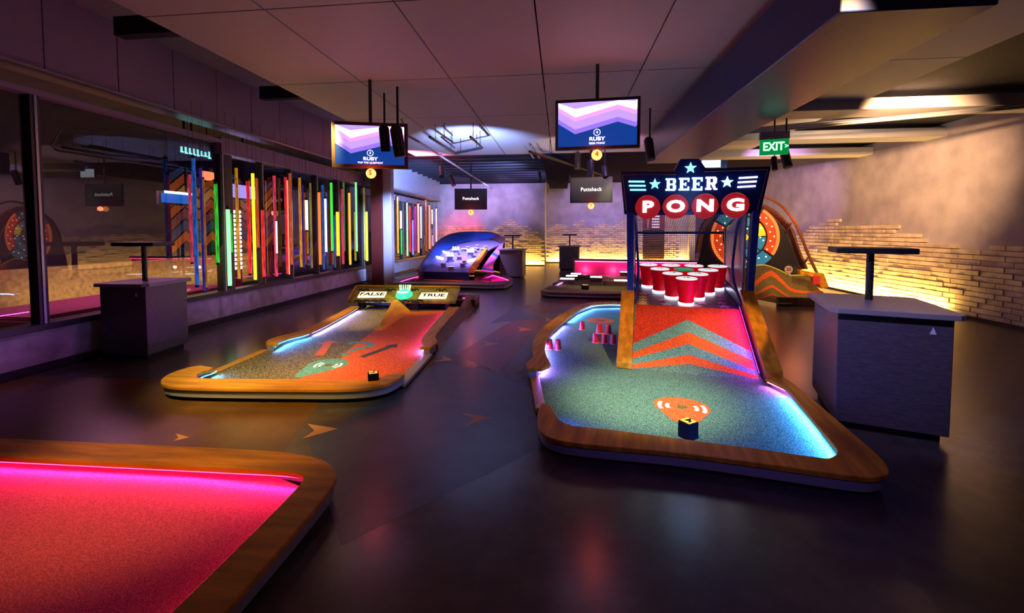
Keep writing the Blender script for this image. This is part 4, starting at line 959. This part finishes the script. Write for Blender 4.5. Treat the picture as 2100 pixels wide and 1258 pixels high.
# wedge divider
def H5(px, py, y, z=0, s=None): return hit(F5, px, py, y, z, s)
tip = Q5(778, 678); 
tA = H5(812, 622, 4.28); 
wd = MB()
bl = (Q5(795, 672)); br = Q5(832, 645)
v = [(tip[0]-.03, tip[1], .05), (tip[0]+.05, tip[1]-.0, .05), (br[0], 4.3, .05), (tA.x-.12, 4.3, .05), (tip[0]-.03, tip[1], .075), (tip[0]+.05, tip[1], .075), (tA.x+.03, 4.30, .27), (tA.x-.06, 4.30, .27)]
wd.add(v, [(0,3,2,1),(4,5,6,7),(0,1,5,4),(1,2,6,5),(2,3,7,6),(3,0,4,7)]); wd.build('divider_wedge', mat('amber_wood', (.66, .27, .012), .5, spec=.1, noise=.2, nscale=12, wood='y'), L5, bevel=.004)
# far tray of the lane
tr = MB().box((-1.1, 5.0, 0), (1.05, 5.06, .16)).box((-1.1, 5.55, 0), (1.05, 5.62, .18)).box((.98, 5.0, 0), (1.05, 5.6, .17)).box((-1.1, 5.0, 0), (-1.03, 5.6, .17)).box((-1.1, 5.0, 0), (1.05, 5.6, .05), 1)
tr.build('end_tray', [M['wood_dark'], M['brown_c']], L5)
led_path([(.70, 5.50), (.95, 5.50)], .12, magenta_led, L5); led_path([(.95, 5.50), (.95, 5.12)], .12, em((.4, .3, 1), 10, 'tray_led'), L5)

QB = empty('quiz_board', F5 @ Matrix.Translation((-.2, 4.34, 0)), 'sloping dark board with lit FALSE and TRUE panels and a green dome', 'game board')
def B5(px, py, k=0):   # point on board face in board coordinates
    v = hit(F5, px, py, 4.34, .235, .40); return Vector((v.x+.2, v.y-4.34, v.z+k))
c1, c2, c3, c4 = B5(708, 624), B5(930, 632), B5(943, 592), B5(731, 588)
yb_ = max(c3.y, c4.y)
bd = MB(); lo = -.045
pts = [Vector((c1.x, 0, .235)), Vector((c2.x, 0, .235)), Vector((c3.x, yb_, .235+.4*yb_)), Vector((c4.x, yb_, .235+.4*yb_))]
bd.slab([p+Vector((0, 0, lo)) for p in pts], (0, 0, -lo), 0)
bd.build('board_panel', mat('board_gilt', (.26, .20, .02), .5, noise=.5, nscale=6), QB, bevel=.008)
md_ = M['wood']
bw = MB(); t_ = .05
nrm5 = Vector((0, -.4, 1)).normalized()
for a, b in ((pts[0], pts[3]), (pts[3], pts[2])): bw.tube([a+nrm5*.012, b+nrm5*.012], .022, 4)
bw.build('board_edging', M['wood_x'], QB)
for k, (pa_, pb_, txt) in enumerate([((733, 611, 793, 600), None, 'FALSE'), ((858, 613.5, 919, 602), None, 'TRUE')]):
    x0, y0_, x1, y1_b = pa_
    q = [B5(x0, y0_+.3), B5(x1-5, y0_), B5(x1, y1_b), B5(x0+7, y1_b)]
    q = [p+nrm5*.004 for p in q]
    m_ = MB().slab(q, nrm5*.012, 0)
    cen = sum(q, Vector())/4; up_ = Vector((0, 1, .4)).normalized()
    T = Matrix((Vector((1, 0, 0)), up_, nrm5)).transposed().to_4x4(); T.translation = cen+nrm5*.018
    m_.text(txt, .155, T, .005, .001, 1, 1.25)
    m_.build('answer_panel', [em((1, .86, .52), 1.7, 'panel_lit'), M['ink']], QB)['label'] = 'lit panel reading ' + txt
# scrolls
gilt = mat('dark_scroll', (.008, .012, .004), .6)
for cxp in (742, 775, 822, 852):
    c_ = B5(cxp, 619)+nrm5*.006
    for sgn in (1, -1):
        pts_ = []
        for i in range(16):
            t = i/15*PI*1.7; rr = .085*(1-i/20)
            pts_.append(c_+Vector((sgn*(.06+rr*math.cos(t)), 0, 0))+Vector((0, 1, .4)).normalized()*(rr*.6*math.sin(t)))
        MB().tube(pts_, .020, 5).build('scroll_ornament', gilt, QB)
for cxp in (745, 800, 848, 905):
    c_ = B5(cxp, 596)+nrm5*.006
    for sgn in (1, -1):
        pts_ = [c_+Vector((sgn*(.05+.06*(1-i/18)*math.cos(i*.38)), 0, 0))+Vector((0, 1, .4)).normalized()*(.04*math.sin(i*.38)) for i in range(12)]
        MB().tube(pts_, .015, 5).build('scroll_ornament', gilt, QB)
c_ = B5(829, 606)
T = Matrix.Translation(c_) @ Matrix.Rotation(math.atan(.4), 4, 'X')
gm = em((.03, .75, .28), 1.6, 'dome_green')
MB().lathe([(.165, .0), (.165, .02), (.15, .03), (.13, .06), (.08, .10), (0, .115)], 28, 0, T).build('green_dome', gm, QB, smooth=True)
MB().tube([c_+Vector((.10*math.cos(t), -.13+.05*math.cos(2*t), .08)) for t in [i*PI/8 for i in range(9)]], .02, 6).build('dome_face', em((.5, 1, .8), 2, 'dome_pale'), QB, smooth=True)
for i in range(7):
    t = R(160-140*i/6); b_ = c_+Vector((.10*math.cos(t), .02+.05*math.sin(t), .07))
    MB().tube([b_, b_+Vector((.02*math.cos(t), .03, .13))], [.010, .008], 6).build('glowing_finger', em((.35, 1, .6), 2.4, 'finger_green'), QB, smooth=True)
point(tuple(QB.matrix_world @ (c_+Vector((0, -.15, .25)))), (.1, 1, .4), 2.5, .05)
# supports below the board: dark openings between blocks
sp_ = MB()
for x0, x1 in ((c1.x+.16, c1.x+.24), (-.02, .22), (c2.x-.22, c2.x-.14)):
    sp_.box((x0, .08, .05), (x1, .30, .20))
sp_.box((c1.x+.1, .55, .05), (c2.x-.1, .60, .40)); sp_.build('board_support', M['black'], QB)
MB().box((c1.x+.38, .50, .14), (c1.x+.98, .55, .17)).build('slot_light', em((.35, .25, .8), 2, 'slot_violet'), QB)
MB().box((.35, .06, .185), (.85, .075, .198)).build('slot_light', em((1, .55, .25), 1.2, 'slot_amber'), QB)

# ================================================================== BOTTOM LEFT LANE (only its far rim shows)
LB = empty('mini_golf_lane', frame(0, 0, 0), 'orange-rimmed lane with pink light at the bottom left corner', 'mini golf lane')
oB = [(-4.6,2.50),(-3.4,2.54),(-2.4,2.57),(-1.9,2.575),(-1.70,2.56),(-1.50,2.51),(-1.36,2.41),(-1.29,2.27),(-1.27,1.9),(-1.27,1.3),(-1.27,.6)]
iB = [(-4.6,2.27),(-3.4,2.31),(-2.4,2.34),(-1.9,2.355),(-1.72,2.36),(-1.60,2.355),(-1.52,2.33),(-1.48,2.24),(-1.47,1.9),(-1.47,1.3),(-1.47,.6)]
rim(LB, oB, iB, pair=4, wood=M['wood_x'])
pB = off([(p.x, p.y) for p in cr(iB, 4)], -.03)
led_lamps(Matrix.Identity(4), pB[:26], (1, .02, .16), 8, -1)
led_path(pB[:26], .100, em((1, .03, .25), 16, 'rose_led'), LB); led_path(pB[26:], .100, em((1, .05, .08), 10, 'red_led'), LB)
MB().prism([(-4.6,.5),(-4.6,2.4),(-1.8,2.46),(-1.42,2.32),(-1.37,1.9),(-1.37,.5)], 0, .05).build('playing_mat', mat('rose_carpet', (.55, .10, .22), .95, noise=.3, nscale=170, bump=.4), LB)

# ================================================================== BLUE BUMPER LANE (far left)
F6 = frame(-1.9, 11.0, -11)
L6 = empty('mini_golf_lane', F6, 'tilted blue and violet bumper lane with lit posts in front of the left back wall', 'mini golf lane')
def G6(px, py, z=.14): v = F6.inverted() @ Pz(px, py, z); return (v.x, v.y)
g = [G6(*p) for p in [(858,562),(830,568),(800,575),(793,579),(815,581),(860,582),(940,583.5),(1000,585),(1035,584),(1047,579),(1052,572),(1040,566),(1018,560)]]
gi = [G6(*p) for p in [(866,563),(842,569),(822,575),(818,577.5),(826,578.2),(862,578.5),(940,580),(1000,581),(1028,580.5),(1040,577),(1044,573.5),(1032,568.5),(1012,563)]]
rim(L6, g, gi, pair=3, wood=M['wood_dark'])
p6 = off([(p.x, p.y) for p in cr(gi, 3)], -.03)
led_path(gi[:4], .10, magenta_led, L6); led_path(gi[8:], .10, magenta_led, L6)
pts6 = [p for p in g]
f6 = MB().prism([(p[0], p[1]) for p in gi]+[G6(940, 556)], .02, .06, 0)
f6.poly([(*G6(x, y, .0615), .0615) for x, y in [(845,570),(880,562),(960,565),(990,570),(940,577),(880,575)]][::-1], 1)
f6.poly([(*G6(x, y, .0625), .0625) for x, y in [(985,575),(1000,560),(1030,566),(1042,575),(1000,579)]][::-1], 2)
f6.build('playing_mat', [M['brown_c'], M['orange'], mat('magenta_mat', (.85, .03, .35), .8)], L6)
y6, z6, s6 = 1.6, .28, .25
def B6(px, py, up=0): v = hit(F6, px, py, y6, z6+up, s6); return v
pf = [B6(*p) for p in [(867.6,557),(962,559),(978,545),(985,530),(996,517),(1012,508),(1030,500),(1032,492),(1010,493),(970,494),(940,501),(918,514),(903,524),(886,540)]]
po_ = MB(); po_.slab(pf, (0, 0, -.05), 0)
po_.build('playfield', M['pf'], L6)
# front edge board and underbody
a_, b_ = B6(867.6, 557), B6(962, 559)
MB().add([(a_.x, a_.y-.02, .05), (b_.x, b_.y-.02, .05), (b_.x, b_.y-.02, b_.z), (a_.x, a_.y-.02, a_.z), (a_.x, a_.y+.03, .05), (b_.x, b_.y+.03, .05), (b_.x, b_.y+.03, b_.z), (a_.x, a_.y+.03, a_.z)], [(0,1,2,3),(4,7,6,5),(3,2,6,7),(0,3,7,4),(1,5,6,2)]).build('front_board', M['navy_dark'], L6)
# blue side wall following the outline up to the rim
inn = cr([B6(*p) for p in [(862,560),(880,546),(898,528),(912,518),(930,505),(955,496),(985,493),(1012,492),(1030,490)]], 4)
rimp = cr([B6(*p, .30) for p in [(855,556),(868,536),(888,508),(903,492),(925,481),(955,477),(990,477),(1015,480),(1034,490)]], 4)
w6 = MB(); w6.strip(inn, rimp, 0); w6.build('side_wall', M['blue_paint'], L6, smooth=True)
outp = [p+Vector((0, .02, .0)) for p in rimp]
MB().tube([p+Vector((0, .03, 0)) for p in rimp], .035, 6).build('wood_rim', mat('rim_wood6', (.10, .03, .03), .5), L6, smooth=True)
bk = [Vector((p.x, p.y+.1, .02)) for p in rimp]; MB().strip([p+Vector((0, .06, 0)) for p in rimp], bk).build('outer_side', M['wood_dark'], L6)
# right chute
ch = cr([B6(*p) for p in [(1032,492),(1022,505),(1008,522),(995,540),(985,556)]], 4); ch2 = cr([B6(*p, .12) for p in [(1034,490),(1030,510),(1020,528),(1012,543),(1012,560)]], 4)
cm = MB(); n_ = len(ch)
for i in range(n_-1): cm.poly([ch[i], ch2[i], ch2[i+1], ch[i+1]], [0, 0, 1, 1][min(3, int(i*4/n_))] if i % 7 else 2)
cm.build('side_chute', [mat('lilac_paint', (.45, .2, .65), .4), mat('pink_paint2', (.85, .10, .45), .4), M['blue_paint']], L6, smooth=False)
a_, b_ = B6(963, 560), B6(993, 518)
MB().slab([a_, a_+Vector((.14, 0, 0)), b_+Vector((.14, 0, 0)), b_], (0, 0, .16)).build('divider_rail', M['wood'], L6, bevel=.01)
bright = em((.80, .85, 1), 1.3, 'bumper_lit'); creamy = em((1, .80, .50), 1.3, 'bumper_cream'); pinkb = em((1, .15, .30), 2.5, 'bumper_pink')
dimb = mat('bumper_dim', (.25, .22, .32), .4)
def bumper(px, py, r_, h_, topm, bris=0, sidem=None):
    c = B6(px, py+2.5); T = Matrix.Translation(c)
    o = MB().lathe([(r_*.7, -.02), (r_*.7, h_*.8), (r_, h_*.85)], 16, 0, T).build('bumper', sidem or dimb, L6, smooth=True)
    m = MB().lathe([(r_, h_*.85), (r_, h_), (0, h_+.01)], 18, 0, T)
    for i in range(bris):
        t = 2*PI*i/bris; m.tube([c+Vector((r_*.75*math.cos(t), r_*.75*math.sin(t), h_)), c+Vector((r_*.8*math.cos(t), r_*.8*math.sin(t), h_+.09))], .014, 4)
    m.build('bumper_top', topm, o, smooth=True)
for (zx, zy, kind) in [(575,435,'c'),(450,575,'c'),(890,485,'c'),(755,625,'p'),(750,360,'d'),(955,385,'d'),(1170,352,'d'),(720,685,'g'),(470,735,'w'),(305,685,'g'),(830,292,'s'),(1030,255,'s'),(1210,282,'s'),(650,530,'g'),(980,320,'b')]:
    px, py = 880+zx/10.48, 480+zy/10.48
    if kind == 'c': bumper(px, py, .14, .22, bright, 9, mat('bristle', (.35, .42, .8), .4) if 'bristle' not in bpy.data.materials else bpy.data.materials['bristle'])
    elif kind == 'p': bumper(px, py, .09, .14, pinkb, 6)
    elif kind == 'd': bumper(px, py, .115, .12, creamy)
    elif kind == 'w': bumper(px, py, .12, .10, em((.9, .75, .85), .6, 'bumper_soft'))
    elif kind == 'g': bumper(px, py, .11, .12, mat('bumper_mauve', (.5, .4, .6), .4) if 'bumper_mauve' not in bpy.data.materials else bpy.data.materials['bumper_mauve'])
    elif kind == 's': bumper(px, py, .06, .08, em((1, .45, .85), 1.5, 'bumper_rosy'))
    else: bumper(px, py, .17, .08, em((1, .80, .50), 1.0, 'bumper_cream_big'))
for (x0, y0, x1, y1) in [(245,400,420,445),(120,520,290,565),(825,610,995,585)]:
    a_, b_ = B6(880+x0/10.48, 480+y0/10.48), B6(880+x1/10.48, 480+y1/10.48)
    MB().slab([a_, b_, b_+Vector((0, .10, .025)), a_+Vector((0, .10, .025))], (0, 0, .06)).build('light_bar', bright, L6)
marker(F6, *G6(966, 574, .06), 20, .12, '6', 'tee marker with pale top on the blue bumper lane', .22).location.z = .06

# ================================================================== PINK LANE (far middle)
L7 = empty('mini_golf_lane', frame(.9, 10.2, -5), 'low lane with glowing pink back wall and lit blocks behind the cup machine', 'mini golf lane')
F7 = frame(.9, 10.2, -5)
def G7(px, py, z=.14): v = F7.inverted() @ Pz(px, py, z); return (v.x, v.y)
oP = [G7(*p) for p in [(1127,586),(1112,594),(1109.5,597),(1130,600),(1180,601.5),(1240,603),(1300,604),(1400,607)]]
iP = [G7(*p) for p in [(1134,586),(1122,592),(1120,594),(1135,595.5),(1180,597),(1240,598.5),(1300,600),(1400,602)]]
rim(L7, oP, iP, pair=3, wood=M['wood_dark'])
oQ = [G7(*p) for p in [(1132,582),(1148,575),(1163,568),(1178,561)]]; iQ = [G7(*p) for p in [(1142,582),(1156,575),(1169,568),(1182,561)]]
rim(L7, oQ, iQ, pair=3, wood=M['wood_dark'])
led_path(off(iQ, .02)[:3], .10, em((.6, .25, 1), 14, 'violet_led3'), L7)
x7 = G7(1179, 562, .1); yB7 = x7[1]+.1
ml = MB().prism([oP[2], G7(1131, 584), G7(1178, 561), (3.2, yB7), (3.2, oP[-1][1]), oP[-1]], .01, .06, 0)
ml.poly([(oP[2][0]+.3, oP[2][1]+.25, .0615), (2.6, -.2, .0615), (2.6, .3, .0615), (oP[2][0]+.4, oP[2][1]+.4, .0615)], 1)
ml.build('playing_mat', [M['olive'], M['orange']], L7)
xl = x7[0]
wl = hit(F7, 1181, 535, yB7)
MB().box((xl-.02, yB7, .05), (3.3, yB7+.06, wl.z)).build('back_wall', mat('hot_pink', (.85, .02, .22), .5), L7)
MB().box((xl-.10, yB7-.12, wl.z-.0), (3.3, yB7+.10, wl.z+.06)).build('wall_capping', M['wood_dark'], L7)
MB().slab([(xl-.06, yB7+.06, .05), (xl-.06, yB7-.55, .05), (xl-.06, yB7-.12, wl.z+.05), (xl-.06, yB7+.06, wl.z+.05)], (.06, 0, 0)).build('wall_end', M['wood_dark'], L7)
MB().box((xl, yB7-.08, wl.z-.025), (3.3, yB7-.05, wl.z-.005)).build('led_strip', em((1, .08, .35), 12, 'hotpink_led'), L7)
lw = em((.80, .85, 1), 3.0, 'block_lit')
for (zx, zy, w_, col) in [(1015,690,.30,1),(1110,700,.34,1),(1410,705,.70,1),(1690,720,.34,1),(985,750,.34,1),(1155,765,.70,0),(925,782,.36,1),(1275,800,.36,1),(860,828,.42,1),(1630,810,.70,0),(1475,850,.38,0),(1660,855,.50,1)]:
    px, py = 1040+zx/6.99, 460+zy/6.99
    q = G7(px, py+2, .08); h_ = .13
    if q[0]+w_/2 > 3.1: continue
    o = MB().box((q[0]-w_/2, q[1]-.12, .06), (q[0]+w_/2, q[1]+.20, .06+h_)).build('lane_block', M['wood_dark'], L7, bevel=.01)
    if col: MB().box((q[0]-w_/2+.01, q[1]-.11, .06+h_), (q[0]+w_/2-.01, q[1]+.19, .075+h_)).build('block_light', lw, o)
for k_ in range(3): point(tuple(F7 @ Vector((xl+.35+k_*.95, yB7-.22, .22))), (1, .5, .7), 5, .05)
marker(F7, *G7(1200, 594, .06), 20, .12, '7', 'small tee marker with yellow top on the pink-walled lane', .16).location.z = .06

# ================================================================== DARTBOARD LANE (right, far)
YD = 11.6
L10 = empty('mini_golf_lane', Matrix.Translation((5.0, 10.6, 0)), 'orange chevron ramp lane with a lit dartboard backdrop at the right', 'mini golf lane')
def D(px, py, y=YD): v = Py(px, py, y); return (v.x-5.0, v.y-10.6, v.z)
arch = [(1424,566),(1436,520),(1444,480),(1462,450),(1490,430),(1527,421),(1558,428),(1580,439),(1602,461),(1616,482),(1629,516),(1643,552),(1655,566)]
MB().slab([D(*p) for p in arch], (0, .08, 0)).build('backdrop', mat('backdrop_black', (.012, .012, .02), .5), L10)
of = cr([D(x+(x-1527)*.10, y-8 if y < 500 else y, YD-.25) for x, y in arch[1:-1]], 3); inf = cr([D(x, y, YD-.02) for x, y in arch[1:-1]], 3)
MB().strip(inf, of).build('arch_frame', mat('frame_wood', (.16, .045, .03), .45), L10, smooth=True)
MB().tube(of, .03, 6).build('arch_rim', M['wood_dark'], L10, smooth=True)
rail = cr([D(*p, YD-.5) for p in [(1480,412),(1530,400),(1570,405),(1600,420),(1624,447),(1641,480),(1660,528),(1678,566),(1686,590)]], 5)
MB().tube(rail, .035, 8).build('hood_rail', mat('rail_bronze', (.16, .05, .02), .4), L10, smooth=True)
for p, q in (((1614,476),(1623,456)), ((1644,550),(1656,530))): MB().tube([D(*p, YD-.1), D(*q, YD-.5)], .022, 6).build('rail_strut', M['wood_dark'], L10)
MB().slab([D(*p, YD-.7) for p in [(1640,553),(1672,560),(1690,561),(1701,590),(1684,592),(1674,570),(1640,562)]], (0, .12, 0)).build('frame_foot', M['wood'], L10, bevel=.01)
# dartboard rings
DB = MB(); cpx, cpy, rp = 1527, 487, 71
c_ = Vector(D(cpx, cpy, YD-.04)); rad = D(cpx+rp, cpy, YD-.04)[0]-c_.x
def sector(r0, r1, a0, a1, mi, dy=0):
    n = max(4, int((a1-a0)/6)); A = [(c_.x+rad*r0*math.cos(R(a0+(a1-a0)*i/n)), c_.y-dy, c_.z+rad*r0*math.sin(R(a0+(a1-a0)*i/n))) for i in range(n+1)]
    B = [(c_.x+rad*r1*math.cos(R(a0+(a1-a0)*i/n)), c_.y-dy, c_.z+rad*r1*math.sin(R(a0+(a1-a0)*i/n))) for i in range(n+1)]
    DB.add(A+B[::-1]+[(p[0], p[1]-.03, p[2]) for p in A+B[::-1]], [tuple(range(len(A)*2, len(A)*4))]+[(i, (i+1) % (len(A)*2), len(A)*2+(i+1) % (len(A)*2), len(A)*2+i) for i in range(len(A)*2)], mi)
for a0, a1, mi in ((-33, 58, 0), (152, 232, 0)): sector(.66, .90, a0, a1, mi); sector(.92, 1.0, a0, a1, 5)
for a0, a1, mi in ((-75, -38, 2), (-118, -79, 3), (62, 104, 3), (108, 148, 2), (236, 240, 3)): sector(.66, 1.0, a0, a1, mi)
for k in range(8): sector(.36, .60, k*45-40, k*45+1, [2, 1, 2, 3, 1, 2, 3, 2][k])
sector(.12, .33, 0, 359, 3); sector(0.0, .10, 0, 359, 1)
DB.build('dartboard', [em((1, .075, .01), .6, 'dart_orange'), em((1, .75, .02), .7, 'dart_yellow'), em((.04, .30, .50), .45, 'dart_blue'), em((.05, .16, .20), .3, 'dart_teal'), M['black'], em((1, .20, .04), 1.3, 'dart_orange_edge')], L10)
bl_ = MB(); random.seed(5)
for rr, a0, a1, n in ((.78, -30, 56, 9), (.78, 156, 228, 8), (.80, -112, -44, 6), (.80, 66, 144, 7), (.48, 0, 350, 12), (.22, 0, 320, 5)):
    for i in range(n):
        t = R(a0+(a1-a0)*i/max(1, n-1)); rr2 = rr+(.05 if i % 2 else -.05)
        bl_.lathe([(0, .016), (.015, .01), (.018, 0), (0, -.01)], 8, 0, Matrix.Translation((c_.x+rad*rr2*math.cos(t), c_.y-.045, c_.z+rad*rr2*math.sin(t))) @ Matrix.Rotation(PI/2, 4, 'X'))
bl_.build('dartboard_bulbs', em((1, .75, .5), 3.5, 'dart_bulb'), L10)
# upward-curving carpet with chevrons
cl_ = cr([D(*p, YD-.06) for p in [(1424,566),(1470,560),(1505,552),(1540,547),(1568,544.5),(1600,556),(1618,565),(1640,565),(1666,566)]], 3)
cf = cr([(*(Pz(*p, .05)-Vector((5.0, 10.6, 0)))[:2], .05) for p in [(1400,612),(1450,612),(1500,612),(1545,614),(1575,619),(1605,624),(1630,622),(1665,612),(1690,600)]], 3)
cp = MB(); NN = 10; n_ = len(cl_); grid = []
for j in range(NN+1):
    t = j/NN; grid.append([Vector(cf[i]).lerp(Vector(cl_[i]), t) - Vector((0, 0, 1))*(.10*math.sin(t*PI)) for i in range(n_)])
for i in range(n_): 
    for j in range(NN+1): grid[j][i].z = max(grid[j][i].z, .05)
for j in range(NN): cp.strip(grid[j], grid[j+1], 0)
def C10(u, t):   # surface point; u across 0..n-1, t 0..1
    i = min(n_-2, max(0, int(u))); a = grid[min(NN, int(t*NN))][i].lerp(grid[min(NN, int(t*NN))][i+1], u-i); b = grid[min(NN, int(t*NN)+1)][i].lerp(grid[min(NN, int(t*NN)+1)][i+1], u-i)
    return a.lerp(b, t*NN-int(t*NN))
uc = n_*.53
for t0 in (.80, .50, .27):
    th = .13 if t0 > .6 else .10
    for q in range(60):
        u0 = (n_-1)*q/60; u1 = (n_-1)*(q+1)/60; f_ = lambda u: max(.02, t0-abs(u-uc)*(.085 if u < uc else .060))
        cp.poly([C10(u0, f_(u0))+Vector((0, -.004, .006)), C10(u1, f_(u1))+Vector((0, -.004, .006)), C10(u1, f_(u1)+th*min(1, t0+.3))+Vector((0, -.004, .006)), C10(u0, f_(u0)+th*min(1, t0+.3))+Vector((0, -.004, .006))], 1)
cp.build('curved_carpet', [M['olive'], M['orange']], L10)
MB().tube([p+Vector((0, -.02, .01)) for p in map(Vector, cl_)], .012, 5).build('yellow_edge', em((.8, .62, .05), .5, 'edge_yellow'), L10)
mk = MB(); v_ = D(1617, 553, YD-.12)
mk.lathe([(.095, -.01), (.095, .01), (0, .012)], 20, 0, Matrix.Translation(v_) @ Matrix.Rotation(PI/2, 4, 'X')).text('30', .12, Matrix.Translation((v_[0], v_[1]-.013, v_[2])) @ Matrix.Rotation(PI/2, 4, 'X'), .002, .001, 1)
mk.tube([(v_[0]+.02, v_[1], v_[2]-.09), (v_[0]+.02, v_[1], v_[2]-.16)], .03, 6); mk.build('score_disc', [mat('disc_pink', (.65, .45, .45), .5), M['ink']], L10)
a_ = Pz(1596, 626, 0); b_ = Pz(1700, 632, 0)
MB().box((a_.x-5, a_.y-10.6-.02, 0), (b_.x-5+.6, a_.y-10.6+.10, .17)).build('front_kerb', M['wood_dark'], L10, bevel=.01)
v_ = D(1673, 575, YD-.75); MB().box((v_[0]-.07, v_[1]-.03, v_[2]-.09), (v_[0]+.07, v_[1], v_[2]+.10)).build('red_button_box', mat('button_red', (.5, .02, .03), .4, emit=(.6, .02, .04), es=.3), L10)
point((5.6, 10.9, 1.9), (1, .25, .08), 14, .3)

# small lit information screen behind the sign
v_ = Py(1464, 345, 13)
root = empty('hanging_screen', Matrix.Translation((v_.x, 13, v_.z)), 'white and blue lit screen just behind the top right of the cup game sign', 'screen')
MB().box((-.36, 0, 0), (.36, .05, .42)).build('screen_casing', mat('blue_casing', (.02, .1, .4), .4), root)
MB().box((-.34, -.01, .02), (.18, 0, .30)).build('display', em((.85, .90, 1), 1.3, 'info_white'), root)
MB().box((-.10, -.012, .31), (.34, 0, .40)).build('display_header', em((.02, .12, .5), 1, 'info_blue'), root)
MB().tube([(0, .03, .4), (0, .03, 4.1-v_.z)], .02, 8).build('mount_pole', M['black'], root)
